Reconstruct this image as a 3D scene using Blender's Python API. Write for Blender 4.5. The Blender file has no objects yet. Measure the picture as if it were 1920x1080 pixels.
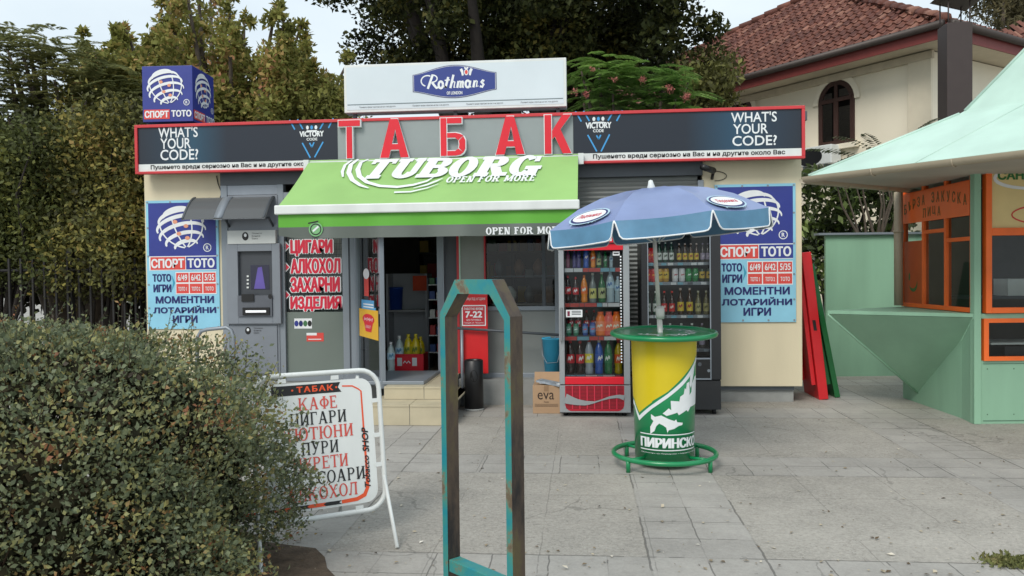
import bpy, math, random
import numpy as np
from mathutils import Vector, Matrix
random.seed(7)
SC = bpy.context.scene
COL = SC.collection
PI = math.pi
# ------------------------------------------------------------------ camera
F = 1500.0
CAM_H = 1.5
YAW, PITCH, ROLL = math.radians(5.10), math.radians(1.10), math.radians(-0.671)
RM = Matrix.Rotation(YAW, 3, 'Z') @ Matrix.Rotation(PI/2-PITCH, 3, 'X') @ Matrix.Rotation(ROLL, 3, 'Z')
def ray(px, py):
    return RM @ Vector(((px-960)/F, -(py-540)/F, -1.0))
_r = ray(1420, 755)
CAM = Vector((0, -CAM_H/(-_r.z)*_r.y, CAM_H))          # the kiosk front is the plane y = 0
cam = bpy.data.objects.new('camera', bpy.data.cameras.new('camera'))
cam.data.sensor_width = 36.0
cam.data.lens = 36.0*F/1920
cam.data.clip_end = 2000
cam.matrix_world = Matrix.Translation(CAM) @ RM.to_4x4()
COL.objects.link(cam)
SC.camera = cam
# ------------------------------------------------------------------ sky, sun, exposure
SUN_EL, SUN_AZ = math.radians(44), math.radians(200)
w = bpy.data.worlds.new('World'); SC.world = w; w.use_nodes = True
nt = w.node_tree; nt.nodes.clear()
sky = nt.nodes.new('ShaderNodeTexSky'); sky.sky_type = 'NISHITA'; sky.sun_disc = False
sky.sun_elevation = SUN_EL; sky.sun_rotation = SUN_AZ
sky.air_density = 1.2; sky.dust_density = 3.0
tc = nt.nodes.new('ShaderNodeTexCoord'); mp = nt.nodes.new('ShaderNodeMapping'); mp.inputs['Scale'].default_value = (1.6, 1.6, 3.2)
nz = nt.nodes.new('ShaderNodeTexNoise'); nz.inputs['Scale'].default_value = 1.7; nz.inputs['Detail'].default_value = 6
cr = nt.nodes.new('ShaderNodeValToRGB')
cr.color_ramp.elements[0].position = .34; cr.color_ramp.elements[0].color = (.72, .72, .72, 1)
cr.color_ramp.elements[1].position = .6; cr.color_ramp.elements[1].color = (.98, .98, .98, 1)
mx = nt.nodes.new('ShaderNodeMix'); mx.data_type = 'RGBA'
mx.inputs['B'].default_value = (5.6, 6.3, 6.7, 1)
bg = nt.nodes.new('ShaderNodeBackground'); bg.inputs['Strength'].default_value = 0.1
ow = nt.nodes.new('ShaderNodeOutputWorld')
L = nt.links.new
L(tc.outputs['Generated'], mp.inputs['Vector']); L(mp.outputs['Vector'], nz.inputs['Vector'])
L(nz.outputs['Fac'], cr.inputs['Fac']); L(cr.outputs['Color'], mx.inputs['Factor'])
L(sky.outputs['Color'], mx.inputs['A']); L(mx.outputs['Result'], bg.inputs['Color']); L(bg.outputs['Background'], ow.inputs['Surface'])
sun = bpy.data.objects.new('sun', bpy.data.lights.new('sun', 'SUN')); COL.objects.link(sun)
sun.data.energy = 1.3; sun.data.angle = math.radians(25); sun.data.color = (1, .95, .88)
sd = Vector((math.sin(SUN_AZ)*math.cos(SUN_EL), math.cos(SUN_AZ)*math.cos(SUN_EL), math.sin(SUN_EL)))
sun.rotation_euler = sd.to_track_quat('Z', 'Y').to_euler()
SC.view_settings.view_transform = 'Standard'; SC.view_settings.look = 'None'
SC.view_settings.exposure = 0.65; SC.view_settings.gamma = 1.0
SC.cycles.max_bounces = 6; SC.cycles.transparent_max_bounces = 10
# ------------------------------------------------------------------ measuring helpers (points of the place from the surveyed camera)
def P(px, py, Y=0.0):
    r = ray(px, py); t = (Y-CAM.y)/r.y
    return CAM + r*t
def G(px, py, z=0.0):
    r = ray(px, py); t = (z-CAM.z)/r.z
    return CAM + r*t
FW = Vector((-math.sin(YAW), math.cos(YAW), 0)); RT = Vector((math.cos(YAW), math.sin(YAW), 0))
def LD(lat, dep, z=0.0):
    return Vector((CAM.x, CAM.y, 0)) + RT*lat + FW*dep + Vector((0, 0, z))
def PD(px, py, dep):
    r = ray(px, py); return CAM + r*(dep/(r.x*FW.x+r.y*FW.y))
def on(px, py, M):
    """point of the plane of M (local x, z) seen at a pixel -> local (x, z)"""
    o = M.translation; n = (M.to_3x3() @ Vector((0, 1, 0)))
    r = ray(px, py); t = (o-CAM).dot(n)/r.dot(n)
    q = M.inverted() @ (CAM + r*t)
    return q.x, q.z
def rect(x0, y0, x1, y1, M):
    xm, ym = (x0+x1)/2, (y0+y1)/2
    return on(x0, ym, M)[0], on(x1, ym, M)[0], on(xm, y1, M)[1], on(xm, y0, M)[1]   # x0,x1,z0,z1
def plane(Y): return Matrix.Translation((0, Y, 0))
def S(r, g, b, k=1.0):
    f = lambda c: ((c/255+.055)/1.055)**2.4 if c > 10 else c/255/12.92
    return (f(r)*k, f(g)*k, f(b)*k, 1)
# ------------------------------------------------------------------ materials
def mat(name, col, rough=.6, metal=0.0, var=.12, scale=6.0, bump=0.0, bscale=60.0, coat=0.0, streak=0.0, emit=None, spec=.5):
    m = bpy.data.materials.new(name); m.use_nodes = True
    t = m.node_tree; b = t.nodes['Principled BSDF']; K = t.links.new
    b.inputs['Roughness'].default_value = rough; b.inputs['Metallic'].default_value = metal
    b.inputs['Coat Weight'].default_value = coat; b.inputs['Specular IOR Level'].default_value = spec
    b.inputs['Base Color'].default_value = col
    c = t.nodes.new('ShaderNodeTexCoord')
    if var > 0:
        n = t.nodes.new('ShaderNodeTexNoise'); n.inputs['Scale'].default_value = scale; n.inputs['Detail'].default_value = 5
        if streak:
            mpp = t.nodes.new('ShaderNodeMapping'); mpp.inputs['Scale'].default_value = (1, 1, 1/(1+streak)); K(c.outputs['Object'], mpp.inputs['Vector']); K(mpp.outputs['Vector'], n.inputs['Vector'])
        else: K(c.outputs['Object'], n.inputs['Vector'])
        r = t.nodes.new('ShaderNodeMapRange'); r.inputs['From Min'].default_value = .3; r.inputs['From Max'].default_value = .72
        r.inputs['To Min'].default_value = 1-var; r.inputs['To Max'].default_value = 1+var*.5
        K(n.outputs['Fac'], r.inputs['Value'])
        v = t.nodes.new('ShaderNodeVectorMath'); v.operation = 'SCALE'; v.inputs[0].default_value = col[:3]
        K(r.outputs['Result'], v.inputs['Scale']); K(v.outputs['Vector'], b.inputs['Base Color'])
    if bump > 0:
        n2 = t.nodes.new('ShaderNodeTexNoise'); n2.inputs['Scale'].default_value = bscale; n2.inputs['Detail'].default_value = 4
        K(c.outputs['Object'], n2.inputs['Vector'])
        bp = t.nodes.new('ShaderNodeBump'); bp.inputs['Strength'].default_value = bump; bp.inputs['Distance'].default_value = .01
        K(n2.outputs['Fac'], bp.inputs['Height']); K(bp.outputs['Normal'], b.inputs['Normal'])
    if emit:
        b.inputs['Emission Color'].default_value = emit[0]; b.inputs['Emission Strength'].default_value = emit[1]
    return m
def glass(name, tint=(.9, .95, .95, 1), rough=.02, refl=.9, haze=0.0):
    m = bpy.data.materials.new(name); m.use_nodes = True; t = m.node_tree; t.nodes.clear(); K = t.links.new
    o = t.nodes.new('ShaderNodeOutputMaterial'); tr = t.nodes.new('ShaderNodeBsdfTransparent'); tr.inputs['Color'].default_value = tint
    gl = t.nodes.new('ShaderNodeBsdfGlossy'); gl.inputs['Roughness'].default_value = rough; gl.inputs['Color'].default_value = (refl, refl, refl, 1)
    fr = t.nodes.new('ShaderNodeFresnel'); fr.inputs['IOR'].default_value = 1.5
    mxs = t.nodes.new('ShaderNodeMixShader'); K(fr.outputs['Fac'], mxs.inputs['Fac']); K(tr.outputs['BSDF'], mxs.inputs[1]); K(gl.outputs['BSDF'], mxs.inputs[2])
    last = mxs
    if haze:
        df = t.nodes.new('ShaderNodeBsdfDiffuse'); df.inputs['Color'].default_value = (.35, .37, .38, 1)
        m2 = t.nodes.new('ShaderNodeMixShader'); m2.inputs['Fac'].default_value = haze
        K(mxs.outputs[0], m2.inputs[1]); K(df.outputs[0], m2.inputs[2]); last = m2
    K(last.outputs[0], o.inputs['Surface'])
    return m
def leafmat(name, cols, rough=.6, trans=.25, clump=1.2, spec=.3, k=1.55):
    m = bpy.data.materials.new(name); m.use_nodes = True; t = m.node_tree; t.nodes.clear(); K = t.links.new
    o = t.nodes.new('ShaderNodeOutputMaterial'); b = t.nodes.new('ShaderNodeBsdfPrincipled'); b.inputs['Roughness'].default_value = rough
    b.inputs['Specular IOR Level'].default_value = spec
    g = t.nodes.new('ShaderNodeNewGeometry'); c = t.nodes.new('ShaderNodeTexCoord')
    n = t.nodes.new('ShaderNodeTexNoise'); n.inputs['Scale'].default_value = clump; n.inputs['Detail'].default_value = 3
    K(c.outputs['Object'], n.inputs['Vector'])
    a = t.nodes.new('ShaderNodeMath'); a.operation = 'MULTIPLY_ADD'; a.inputs[1].default_value = 1.6; a.inputs[2].default_value = -.3-.28
    K(n.outputs['Fac'], a.inputs[0])
    a2 = t.nodes.new('ShaderNodeMath'); a2.operation = 'MULTIPLY_ADD'; a2.inputs[1].default_value = .6
    K(g.outputs['Random Per Island'], a2.inputs[0]); K(a.outputs[0], a2.inputs[2])
    r = t.nodes.new('ShaderNodeValToRGB'); e = r.color_ramp.elements
    while len(e) < len(cols): e.new(.5)
    for i, cc in enumerate(cols):
        e[i].position = i/(len(cols)-1); e[i].color = (cc[0]*k, cc[1]*k, cc[2]*k, 1)
    K(a2.outputs[0], r.inputs['Fac']); K(r.outputs['Color'], b.inputs['Base Color'])
    tl = t.nodes.new('ShaderNodeBsdfTranslucent'); K(r.outputs['Color'], tl.inputs['Color'])
    ms = t.nodes.new('ShaderNodeMixShader'); ms.inputs['Fac'].default_value = trans
    K(b.outputs[0], ms.inputs[1]); K(tl.outputs[0], ms.inputs[2]); K(ms.outputs[0], o.inputs['Surface'])
    return m
# ------------------------------------------------------------------ objects
MW = {}
def setp(o, label=None, cat=None, group=None, kind=None):
    if label: o['label'] = label
    if cat: o['category'] = cat
    if group: o['group'] = group
    if kind: o['kind'] = kind
    return o
def thing(name, label, cat, loc=(0, 0, 0), group=None, M=None):
    o = bpy.data.objects.new(name, None); COL.objects.link(o); o.empty_display_size = .1
    m = M if M is not None else Matrix.Translation(Vector(loc))
    o.matrix_world = m; MW[o] = m.copy()
    return setp(o, label, cat, group)
_txt = {}
def text_mesh(s, bold=0.0, shear=0.0, spacing=1.0):
    k = (s, bold, shear, spacing)
    if k in _txt: return _txt[k]
    cu = bpy.data.curves.new('t', 'FONT'); cu.body = s; cu.resolution_u = 3; cu.offset = bold; cu.shear = shear; cu.space_character = spacing; cu.space_line = .85
    ob = bpy.data.objects.new('t', cu); COL.objects.link(ob)
    me = bpy.data.meshes.new_from_object(ob.evaluated_get(bpy.context.evaluated_depsgraph_get()))
    v = [(a.co.x, a.co.y) for a in me.vertices]; f = [tuple(p.vertices) for p in me.polygons]
    bpy.data.objects.remove(ob); bpy.data.curves.remove(cu); bpy.data.meshes.remove(me)
    xs = [a[0] for a in v]; ys = [a[1] for a in v]
    x0, x1, y0, y1 = min(xs), max(xs), min(ys), max(ys)
    v = [((a-x0)/(x1-x0), (b-y0)/(y1-y0)) for a, b in v]
    _txt[k] = (v, f, (x1-x0)/(y1-y0))
    return _txt[k]
class MB:
    def __init__(s, M=None):
        s.v = []; s.f = []; s.m = []; s.s = []; s.mats = []; s.M = M
    def mi(s, m):
        if m not in s.mats: s.mats.append(m)
        return s.mats.index(m)
    def mesh(s, vs, fs, m, smooth=False):
        b = len(s.v); i = s.mi(m)
        s.v += [(s.M @ Vector(p) if s.M is not None else Vector(p)) for p in vs]
        for f in fs:
            s.f.append(tuple(b+j for j in f)); s.m.append(i); s.s.append(smooth)
        return s
    def box(s, x0, x1, y0, y1, z0, z1, m):
        if x0 > x1: x0, x1 = x1, x0
        if y0 > y1: y0, y1 = y1, y0
        if z0 > z1: z0, z1 = z1, z0
        v = [(x, y, z) for z in (z0, z1) for y in (y0, y1) for x in (x0, x1)]
        return s.mesh(v, [(0, 2, 3, 1), (4, 5, 7, 6), (0, 1, 5, 4), (2, 6, 7, 3), (0, 4, 6, 2), (1, 3, 7, 5)], m)
    def hexa(s, b, t, m):                     # 4 bottom points, 4 top points (ccw from above)
        return s.mesh(list(b)+list(t), [(3, 2, 1, 0), (4, 5, 6, 7), (0, 1, 5, 4), (1, 2, 6, 5), (2, 3, 7, 6), (3, 0, 4, 7)], m)
    def quad(s, x0, x1, z0, z1, y, m):
        return s.mesh([(x0, y, z0), (x1, y, z0), (x1, y, z1), (x0, y, z1)], [(0, 1, 2, 3)], m)
    def poly(s, pts, y, m):                   # flat polygon of (x,z)
        a = sum(pts[i][0]*pts[(i+1) % len(pts)][1]-pts[(i+1) % len(pts)][0]*pts[i][1] for i in range(len(pts)))
        if a < 0: pts = pts[::-1]
        return s.mesh([(p[0], y, p[1]) for p in pts], [tuple(range(len(pts)))], m)
    def prism(s, pts, y0, y1, m):             # polygon of (x,z) extruded from y0 (front) to y1
        a = sum(pts[i][0]*pts[(i+1) % len(pts)][1]-pts[(i+1) % len(pts)][0]*pts[i][1] for i in range(len(pts)))
        if a < 0: pts = pts[::-1]
        n = len(pts)
        return s.mesh([(p[0], y0, p[1]) for p in pts]+[(p[0], y1, p[1]) for p in pts],
                      [tuple(range(n)), tuple(range(2*n-1, n-1, -1))]+[(i, i+n, (i+1) % n+n, (i+1) % n) for i in range(n)], m)
    def tube(s, path, r, m, n=8, closed=False, smooth=True, cap=True):
        path = [Vector(p) for p in path]; k = len(path)
        rr = r if isinstance(r, (list, tuple)) else [r]*k
        vs = []; up = Vector((0, 0, 1)); pn = None
        for i, p in enumerate(path):
            a = path[(i-1) % k] if (closed or i > 0) else p
            b = path[(i+1) % k] if (closed or i < k-1) else p
            d = (b-a).normalized()
            if pn is None:
                pn = d.orthogonal().normalized() if abs(d.dot(up)) > .95 else d.cross(up).normalized()
            pn = (pn-d*pn.dot(d)).normalized(); q = d.cross(pn)
            for j in range(n):
                t = 2*PI*j/n; vs.append(p+(pn*math.cos(t)+q*math.sin(t))*rr[i])
        fs = []
        for i in range(k if closed else k-1):
            a, b = i*n, ((i+1) % k)*n
            for j in range(n): fs.append((a+j, a+(j+1) % n, b+(j+1) % n, b+j))
        if cap and not closed:
            fs.append(tuple(range(n-1, -1, -1))); fs.append(tuple(range((k-1)*n, k*n)))
        return s.mesh(vs, fs, m, smooth)
    def lathe(s, prof, c, m, n=24, smooth=True):
        c = Vector(c); vs = []; fs = []
        for r, z in prof:
            for j in range(n):
                t = 2*PI*j/n; vs.append(c+Vector((r*math.cos(t), r*math.sin(t), z)))
        for i in range(len(prof)-1):
            for j in range(n):
                a, b = i*n, (i+1)*n
                fs.append((a+j, a+(j+1) % n, b+(j+1) % n, b+j))
        if prof[0][0] > 1e-5: fs.append(tuple(range(n-1, -1, -1)))
        if prof[-1][0] > 1e-5: fs.append(tuple(range((len(prof)-1)*n, len(prof)*n)))
        return s.mesh(vs, fs, m, smooth)
    def text(s, t, x0, x1, z0, z1, y, m, bold=0.0, shear=0.0, spacing=1.0, skew=0.0):
        v, f, _ = text_mesh(t, min(bold, .012), shear, spacing)
        e = max(0, bold-.012)*1.15*(z1-z0)                 # heavier weights: the strokes are doubled sideways
        for k, (dx, dz) in enumerate(((0, 0), (e, 0), (-e, 0), (e*.6, e*.6), (-e*.6, -e*.6), (e*.6, -e*.6), (-e*.6, e*.6)) if e > 0 else ((0, 0),)):
            s.mesh([(x0+dx+a*(x1-x0)+skew*(b-.5)*(z1-z0), y-.00012*k, z0+dz+b*(z1-z0)) for a, b in v], f, m)
        return s
    def line(s, a, b, wd, y, m, w2=None):
        dx, dz = b[0]-a[0], b[1]-a[1]; l = math.hypot(dx, dz) or 1; nx, nz_ = -dz/l, dx/l; h = wd/2; g = (w2 if w2 is not None else wd)/2
        return s.poly([(a[0]-nx*h, a[1]-nz_*h), (b[0]-nx*g, b[1]-nz_*g), (b[0]+nx*g, b[1]+nz_*g), (a[0]+nx*h, a[1]+nz_*h)], y, m)
    def ribbon(s, pts, ws, y, m):             # curved band in the x,z plane
        n = len(pts); vs = []
        for i in range(n):
            a = pts[max(0, i-1)]; b = pts[min(n-1, i+1)]; dx, dz = b[0]-a[0], b[1]-a[1]; l = math.hypot(dx, dz) or 1
            wd = (ws[i] if isinstance(ws, (list, tuple)) else ws)/2
            vs += [(pts[i][0]+dz/l*wd, y, pts[i][1]-dx/l*wd), (pts[i][0]-dz/l*wd, y, pts[i][1]+dx/l*wd)]
        return s.mesh(vs, [(2*i, 2*i+2, 2*i+3, 2*i+1) for i in range(n-1)], m)
    def build(s, name, parent=None, bevel=0.0):
        me = bpy.data.meshes.new(name)
        inv = MW[parent].inverted() if parent is not None else Matrix.Identity(4)
        me.from_pydata([tuple(inv @ p) for p in s.v], [], s.f)
        for m in s.mats: me.materials.append(m)
        me.polygons.foreach_set('material_index', s.m); me.polygons.foreach_set('use_smooth', s.s)
        me.update()
        o = bpy.data.objects.new(name, me); COL.objects.link(o)
        if parent is not None: o.parent = parent; MW[o] = MW[parent].copy()
        else: MW[o] = Matrix.Identity(4)
        if bevel:
            b = o.modifiers.new('bevel', 'BEVEL'); b.width = bevel; b.segments = 2; b.limit_method = 'ANGLE'; b.angle_limit = math.radians(40)
        return o
def disc(cx, cz, rx, rz, n=20): return [(cx+rx*math.cos(2*PI*i/n), cz+rz*math.sin(2*PI*i/n)) for i in range(n)]
def copy_tree(o, parent=None):
    c = o.copy(); COL.objects.link(c)
    if parent is not None: c.parent = parent
    for ch in list(o.children): copy_tree(ch, c)
    return c
# ------------------------------------------------------------------ lettering with serifs, drawn stroke by stroke
def glyph(ch, t=.17, n=.065, e=.09, h=.05):
    ch = {'K': 'К', 'A': 'А', 'E': 'Е', 'P': 'Р', 'T': 'Т', 'C': 'С', 'O': 'О', 'X': 'Х', 'H': 'Н'}.get(ch, ch)
    p = []
    def R(x0, x1, z0, z1): p.append([(x0, z0), (x1, z0), (x1, z1), (x0, z1)])
    def ser(x0, x1, z): R(x0-e, x1+e, 0 if z == 0 else 1-h, h if z == 0 else 1)
    def stem(x, top=True, bot=True, th=t):
        R(x, x+th, 0, 1)
        if bot: ser(x, x+th, 0)
        if top: ser(x, x+th, 1)
    def dg(x0, z0, x1, z1, wd): p.append([(x0, z0), (x0+wd, z0), (x1+wd, z1), (x1, z1)])
    def ring(cx, cz, rx, rz, a0, a1, th=t, tn=n, k=18):
        o = []; i_ = []
        for j in range(k+1):
            a = math.radians(a0+(a1-a0)*j/k); c, s_ = math.cos(a), math.sin(a)
            o.append((cx+rx*c, cz+rz*s_)); i_.append((cx+(rx-th)*c, cz+(rz-tn)*s_))
        for j in range(k): p.append([o[j], o[j+1], i_[j+1], i_[j]])
    W = .8
    if ch == 'К': stem(e); dg(e+t*.8, .42, .68, 1, n*1.5); dg(.66, 0, .33, .58, t*1.1); ser(.7, .7+n, 1); ser(.68, .68+t, 0); W = .95
    elif ch == 'А': dg(.08, 0, .38, 1, n*1.3); dg(.66, 0, .36, 1, t*1.15); R(.2, .68, .3, .3+n); ser(.08, .08+n, 0); ser(.66, .66+t*1.1, 0); W = .95
    elif ch == 'Ф': stem(.45-t/2); ring(.45, .5, .45, .34, 0, 360); W = .9
    elif ch in 'ЕF':
        stem(e); R(e+t, .66, 1-n, 1); R(.66-n*.8, .66, .78, 1); R(e+t, .52, .5, .5+n); R(.52-n*.6, .52, .42, .64)
        if ch == 'Е': R(e+t, .7, 0, n); R(.7-n*.8, .7, 0, .24)
        W = .74
    elif ch == 'Г': stem(e); R(e+t, .66, 1-n, 1); R(.66-n*.8, .66, .74, 1); W = .7
    elif ch in 'ИНПЦЮ':
        stem(e)
        if ch == 'Ю': R(e+t, .42, .48, .48+n); ring(.78, .5, .4, .52, 0, 360); W = 1.2
        else:
            stem(.62); W = .88
            if ch == 'И': dg(e+t*.6, .06, .62, .9, n*1.6)
            if ch == 'Н': R(e+t, .62, .48, .48+n)
            if ch == 'П': R(e+t, .62, 1-h-n*.4, 1)
            if ch == 'Ц': R(e+t, .62+t+e, 0, h+n*.3); R(.62+t+e-n, .62+t+e, -.2, 0)
    elif ch in 'РRB':
        stem(e); rz = .27
        ring(e+t+.16, 1-rz, .32, rz, -90, 90); R(e+t, e+t+.17, 1-n, 1); R(e+t, e+t+.17, 1-2*rz, 1-2*rz+n); W = .8
        if ch == 'R': dg(.62, 0, .38, 1-2*rz, t*1.05); ser(.64, .64+t, 0); W = .95
        if ch == 'B': ring(e+t+.18, .26, .36, .26, -90, 90); R(e+t, e+t+.19, 0, n); W = .86
    elif ch == 'Т': stem(.4-t/2, top=False); R(0, .8, 1-n, 1); R(0, n*.8, .74, 1); R(.8-n*.8, .8, .74, 1); W = .8
    elif ch == 'У': dg(.3, .42, .06, 1, t*1.1); dg(.2, 0, .68, 1, n*1.4); R(.08, .28, 0, n*1.2); ser(.08, .08+t, 1); ser(.7, .7+n, 1); W = .85
    elif ch in 'СG':
        ring(.42, .5, .42, .52, 42, 318); R(.68, .68+n, .68, .96); W = .8
        if ch == 'G': R(.62, .62+t, 0, .46); R(.5, .62+t+e, .46-h, .46); W = .9
    elif ch == 'О': ring(.42, .5, .42, .52, 0, 360); W = .84
    elif ch == 'Х': dg(.62, 0, .08, 1, t*1.1); dg(.1, 0, .66, 1, n*1.4); [ser(a, a+.1, z) for a, z in ((.1, 0), (.66, 0), (.1, 1), (.66, 1))]; W = .9
    elif ch == 'Л': stem(.64, top=False); dg(.14, 0, .26, 1, n*1.3); R(.2, .64+t+e, 1-h-n*.4, 1); R(.02, .2, 0, n*1.6); W = .9
    elif ch == 'U': R(e, e+t, .3, 1); ser(e, e+t, 1); R(.62, .62+n*1.3, .3, 1); ser(.62, .62+n, 1); ring((e+.62+n*1.3)/2, .3, (.62+n*1.3-e)/2, .32, 180, 360); W = .85
    elif ch == 'N': stem(e, th=n*1.3); R(.62, .62+n*1.3, 0, 1); ser(.62, .62+n, 1); dg(.62-t*.6, 0, e, 1, t); W = .88
    elif ch == 'M': stem(e, th=n*1.3); stem(.82); dg(.5-t*.5, .1, e, 1, t); dg(.5-t*.4, .1, .82, 1, n*1.3); W = 1.1
    elif ch == ' ': W = .4
    return W, p
def serif_text(mb, s, x0, x1, z0, z1, y, m, gap=.06, slant=0.0, **kw):
    gs = [glyph(c, **kw) for c in s]; tot = sum(g[0]+gap for g in gs)-gap; k = (x1-x0)/tot; H = z1-z0; x = x0; j = 0
    for W, ps in gs:
        for q in ps:
            j += 1
            mb.poly([(x+a*k+slant*(b-.5)*H, z0+b*H) for a, b in q], y-.00015*(j % 9), m)
        x += (W+gap)*k
# ------------------------------------------------------------------ foliage
def leaf_arrays(c, d, nrm, ln, wd):
    """one folded four-point leaf per row: base point c, direction d, rough normal nrm"""
    d = d/np.linalg.norm(d, axis=1, keepdims=True); s = np.cross(d, nrm); s /= (np.linalg.norm(s, axis=1, keepdims=True)+1e-9)
    u = np.cross(s, d)
    ln = ln[:, None]; wd = wd[:, None]
    v = np.stack([c, c+d*ln*.45+s*wd*.5+u*wd*.15, c+d*ln, c+d*ln*.45-s*wd*.5+u*wd*.15], 1)
    return v.reshape(-1, 3)
def leaf_object(name, verts, m, parent=None):
    inv = np.array(MW[parent].inverted()) if parent is not None else np.eye(4)
    verts = verts @ inv[:3, :3].T + inv[:3, 3]
    n = len(verts)//4
    me = bpy.data.meshes.new(name); me.vertices.add(n*4); me.loops.add(n*4); me.polygons.add(n)
    me.vertices.foreach_set('co', verts.astype(np.float32).ravel())
    me.loops.foreach_set('vertex_index', np.arange(n*4, dtype=np.int32))
    me.polygons.foreach_set('loop_start', np.arange(0, n*4, 4, dtype=np.int32))
    me.update(calc_edges=True); me.materials.append(m)
    o = bpy.data.objects.new(name, me); COL.objects.link(o)
    if parent is not None: o.parent = parent; MW[o] = MW[parent].copy()
    return o
def rnd_dirs(rng, n, up=0.0):
    d = rng.normal(size=(n, 3)); d[:, 2] += up; return d/np.linalg.norm(d, axis=1, keepdims=True)
def clump_leaves(rng, centres, radii, per, ln, up=0.0, flat=.75, wr=.5):
    cs = []
    for c, r in zip(centres, radii):
        k = int(per*(.6+.8*rng.random())); q = rnd_dirs(rng, k)*(rng.random((k, 1))**.45)*r; q[:, 2] *= flat; cs.append(q+np.array(c))
    c = np.concatenate(cs); n = len(c); l = ln*(.6+.8*rng.random(n))
    return leaf_arrays(c, rnd_dirs(rng, n, up), rnd_dirs(rng, n, 1.0), l, l*wr*(.8+.4*rng.random(n)))
def ellip_centres(rng, c, r, n, shell=.5):
    d = rnd_dirs(rng, n); k = rng.random((n, 1))**shell
    return np.array(c)+d*k*np.array(r)
def fronds(rng, base, dirs, length, droop, pairs, ll, lw):
    out = []
    for b, d in zip(base, dirs):
        Ln = length*(.65+.6*rng.random()); d = d/np.linalg.norm(d); s = np.cross(d, [0, 0, 1.]); s /= np.linalg.norm(s)+1e-9
        t = np.linspace(.12, 1, pairs)[:, None]
        p = b+d*Ln*t+np.array([0, 0, -1.])*droop*Ln*t*t
        tg = d+np.array([0, 0, -2.])*droop*t
        tl = ll*(1-.5*(2*t[:, 0]-1.1)**2)*(.9+.2*rng.random(pairs))
        for sg in (1, -1):
            out.append(leaf_arrays(p, s*sg+tg*.35+np.array([0, 0, -.15]), np.tile([0, 0, 1.], (pairs, 1))+rng.normal(0, .15, (pairs, 3)), tl, np.full(pairs, lw)))
    return np.concatenate(out)
# ================================================================== materials used all over
M_cream = mat('cream_paint', S(216, 205, 176), .7, var=.13, scale=2.2, bump=.12, bscale=60, streak=5)
M_alu = mat('grey_aluminium', S(136, 144, 152), .42, .25, var=.06, scale=3)
M_alud = mat('dark_grey_metal', S(84, 90, 96), .5, .2, var=.08)
M_panelg = mat('grey_panel', S(128, 133, 131), .5, var=.08, scale=2.5)
M_conc = mat('concrete', S(146, 148, 146), .85, var=.2, scale=5, bump=.3, bscale=40)
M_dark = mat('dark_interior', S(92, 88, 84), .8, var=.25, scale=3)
M_black = mat('black_plastic', S(24, 24, 26), .4, var=.1)
M_white = mat('white_paint', S(216, 220, 218), .45, var=.10, scale=5, streak=3)
M_print = mat('white_print', S(224, 228, 230), .5, var=.08, scale=7)
M_bprint = mat('black_print', S(20, 20, 22), .5, var=0)
M_red = mat('red_paint', S(214, 24, 44), .4, var=.06)
M_redf = mat('red_frame', S(196, 52, 58), .45, var=.12, scale=4)
M_redp = mat('red_print', S(210, 70, 62), .5, var=.04)
M_glass = glass('window_glass', (.8, .85, .84, 1), .03, .8)
M_cglass = glass('cooler_glass', (.93, .96, .96, 1), .03, .7)
M_tile = mat('step_tile', S(188, 178, 152), .5, var=.12, scale=4)
M_blue = mat('blue_print', S(44, 56, 138), .42, var=.1, scale=3, bump=.5, bscale=4)
M_navy = mat('navy_print', S(22, 30, 98), .5, var=.03)
M_sky = mat('light_blue_print', S(140, 200, 224), .42, var=.1, scale=2.5, bump=.5, bscale=4)
M_org = mat('orange_paint', S(246, 112, 42), .5, var=.1, scale=5)
M_mint = mat('mint_paint', S(142, 184, 156), .5, var=.14, scale=3.0, bump=.12, bscale=12, streak=5)
M_mintroof = mat('mint_roof_paint', S(184, 212, 199), .5, var=.14, scale=2.2, bump=.2, bscale=5)
M_card = mat('cardboard', S(172, 142, 112), .85, var=.08)
M_green = mat('green_enamel', S(18, 132, 80), .3, var=.06, coat=.3)
M_yel = mat('yellow_print', S(208, 186, 24), .35, var=.04, coat=.2)

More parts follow.
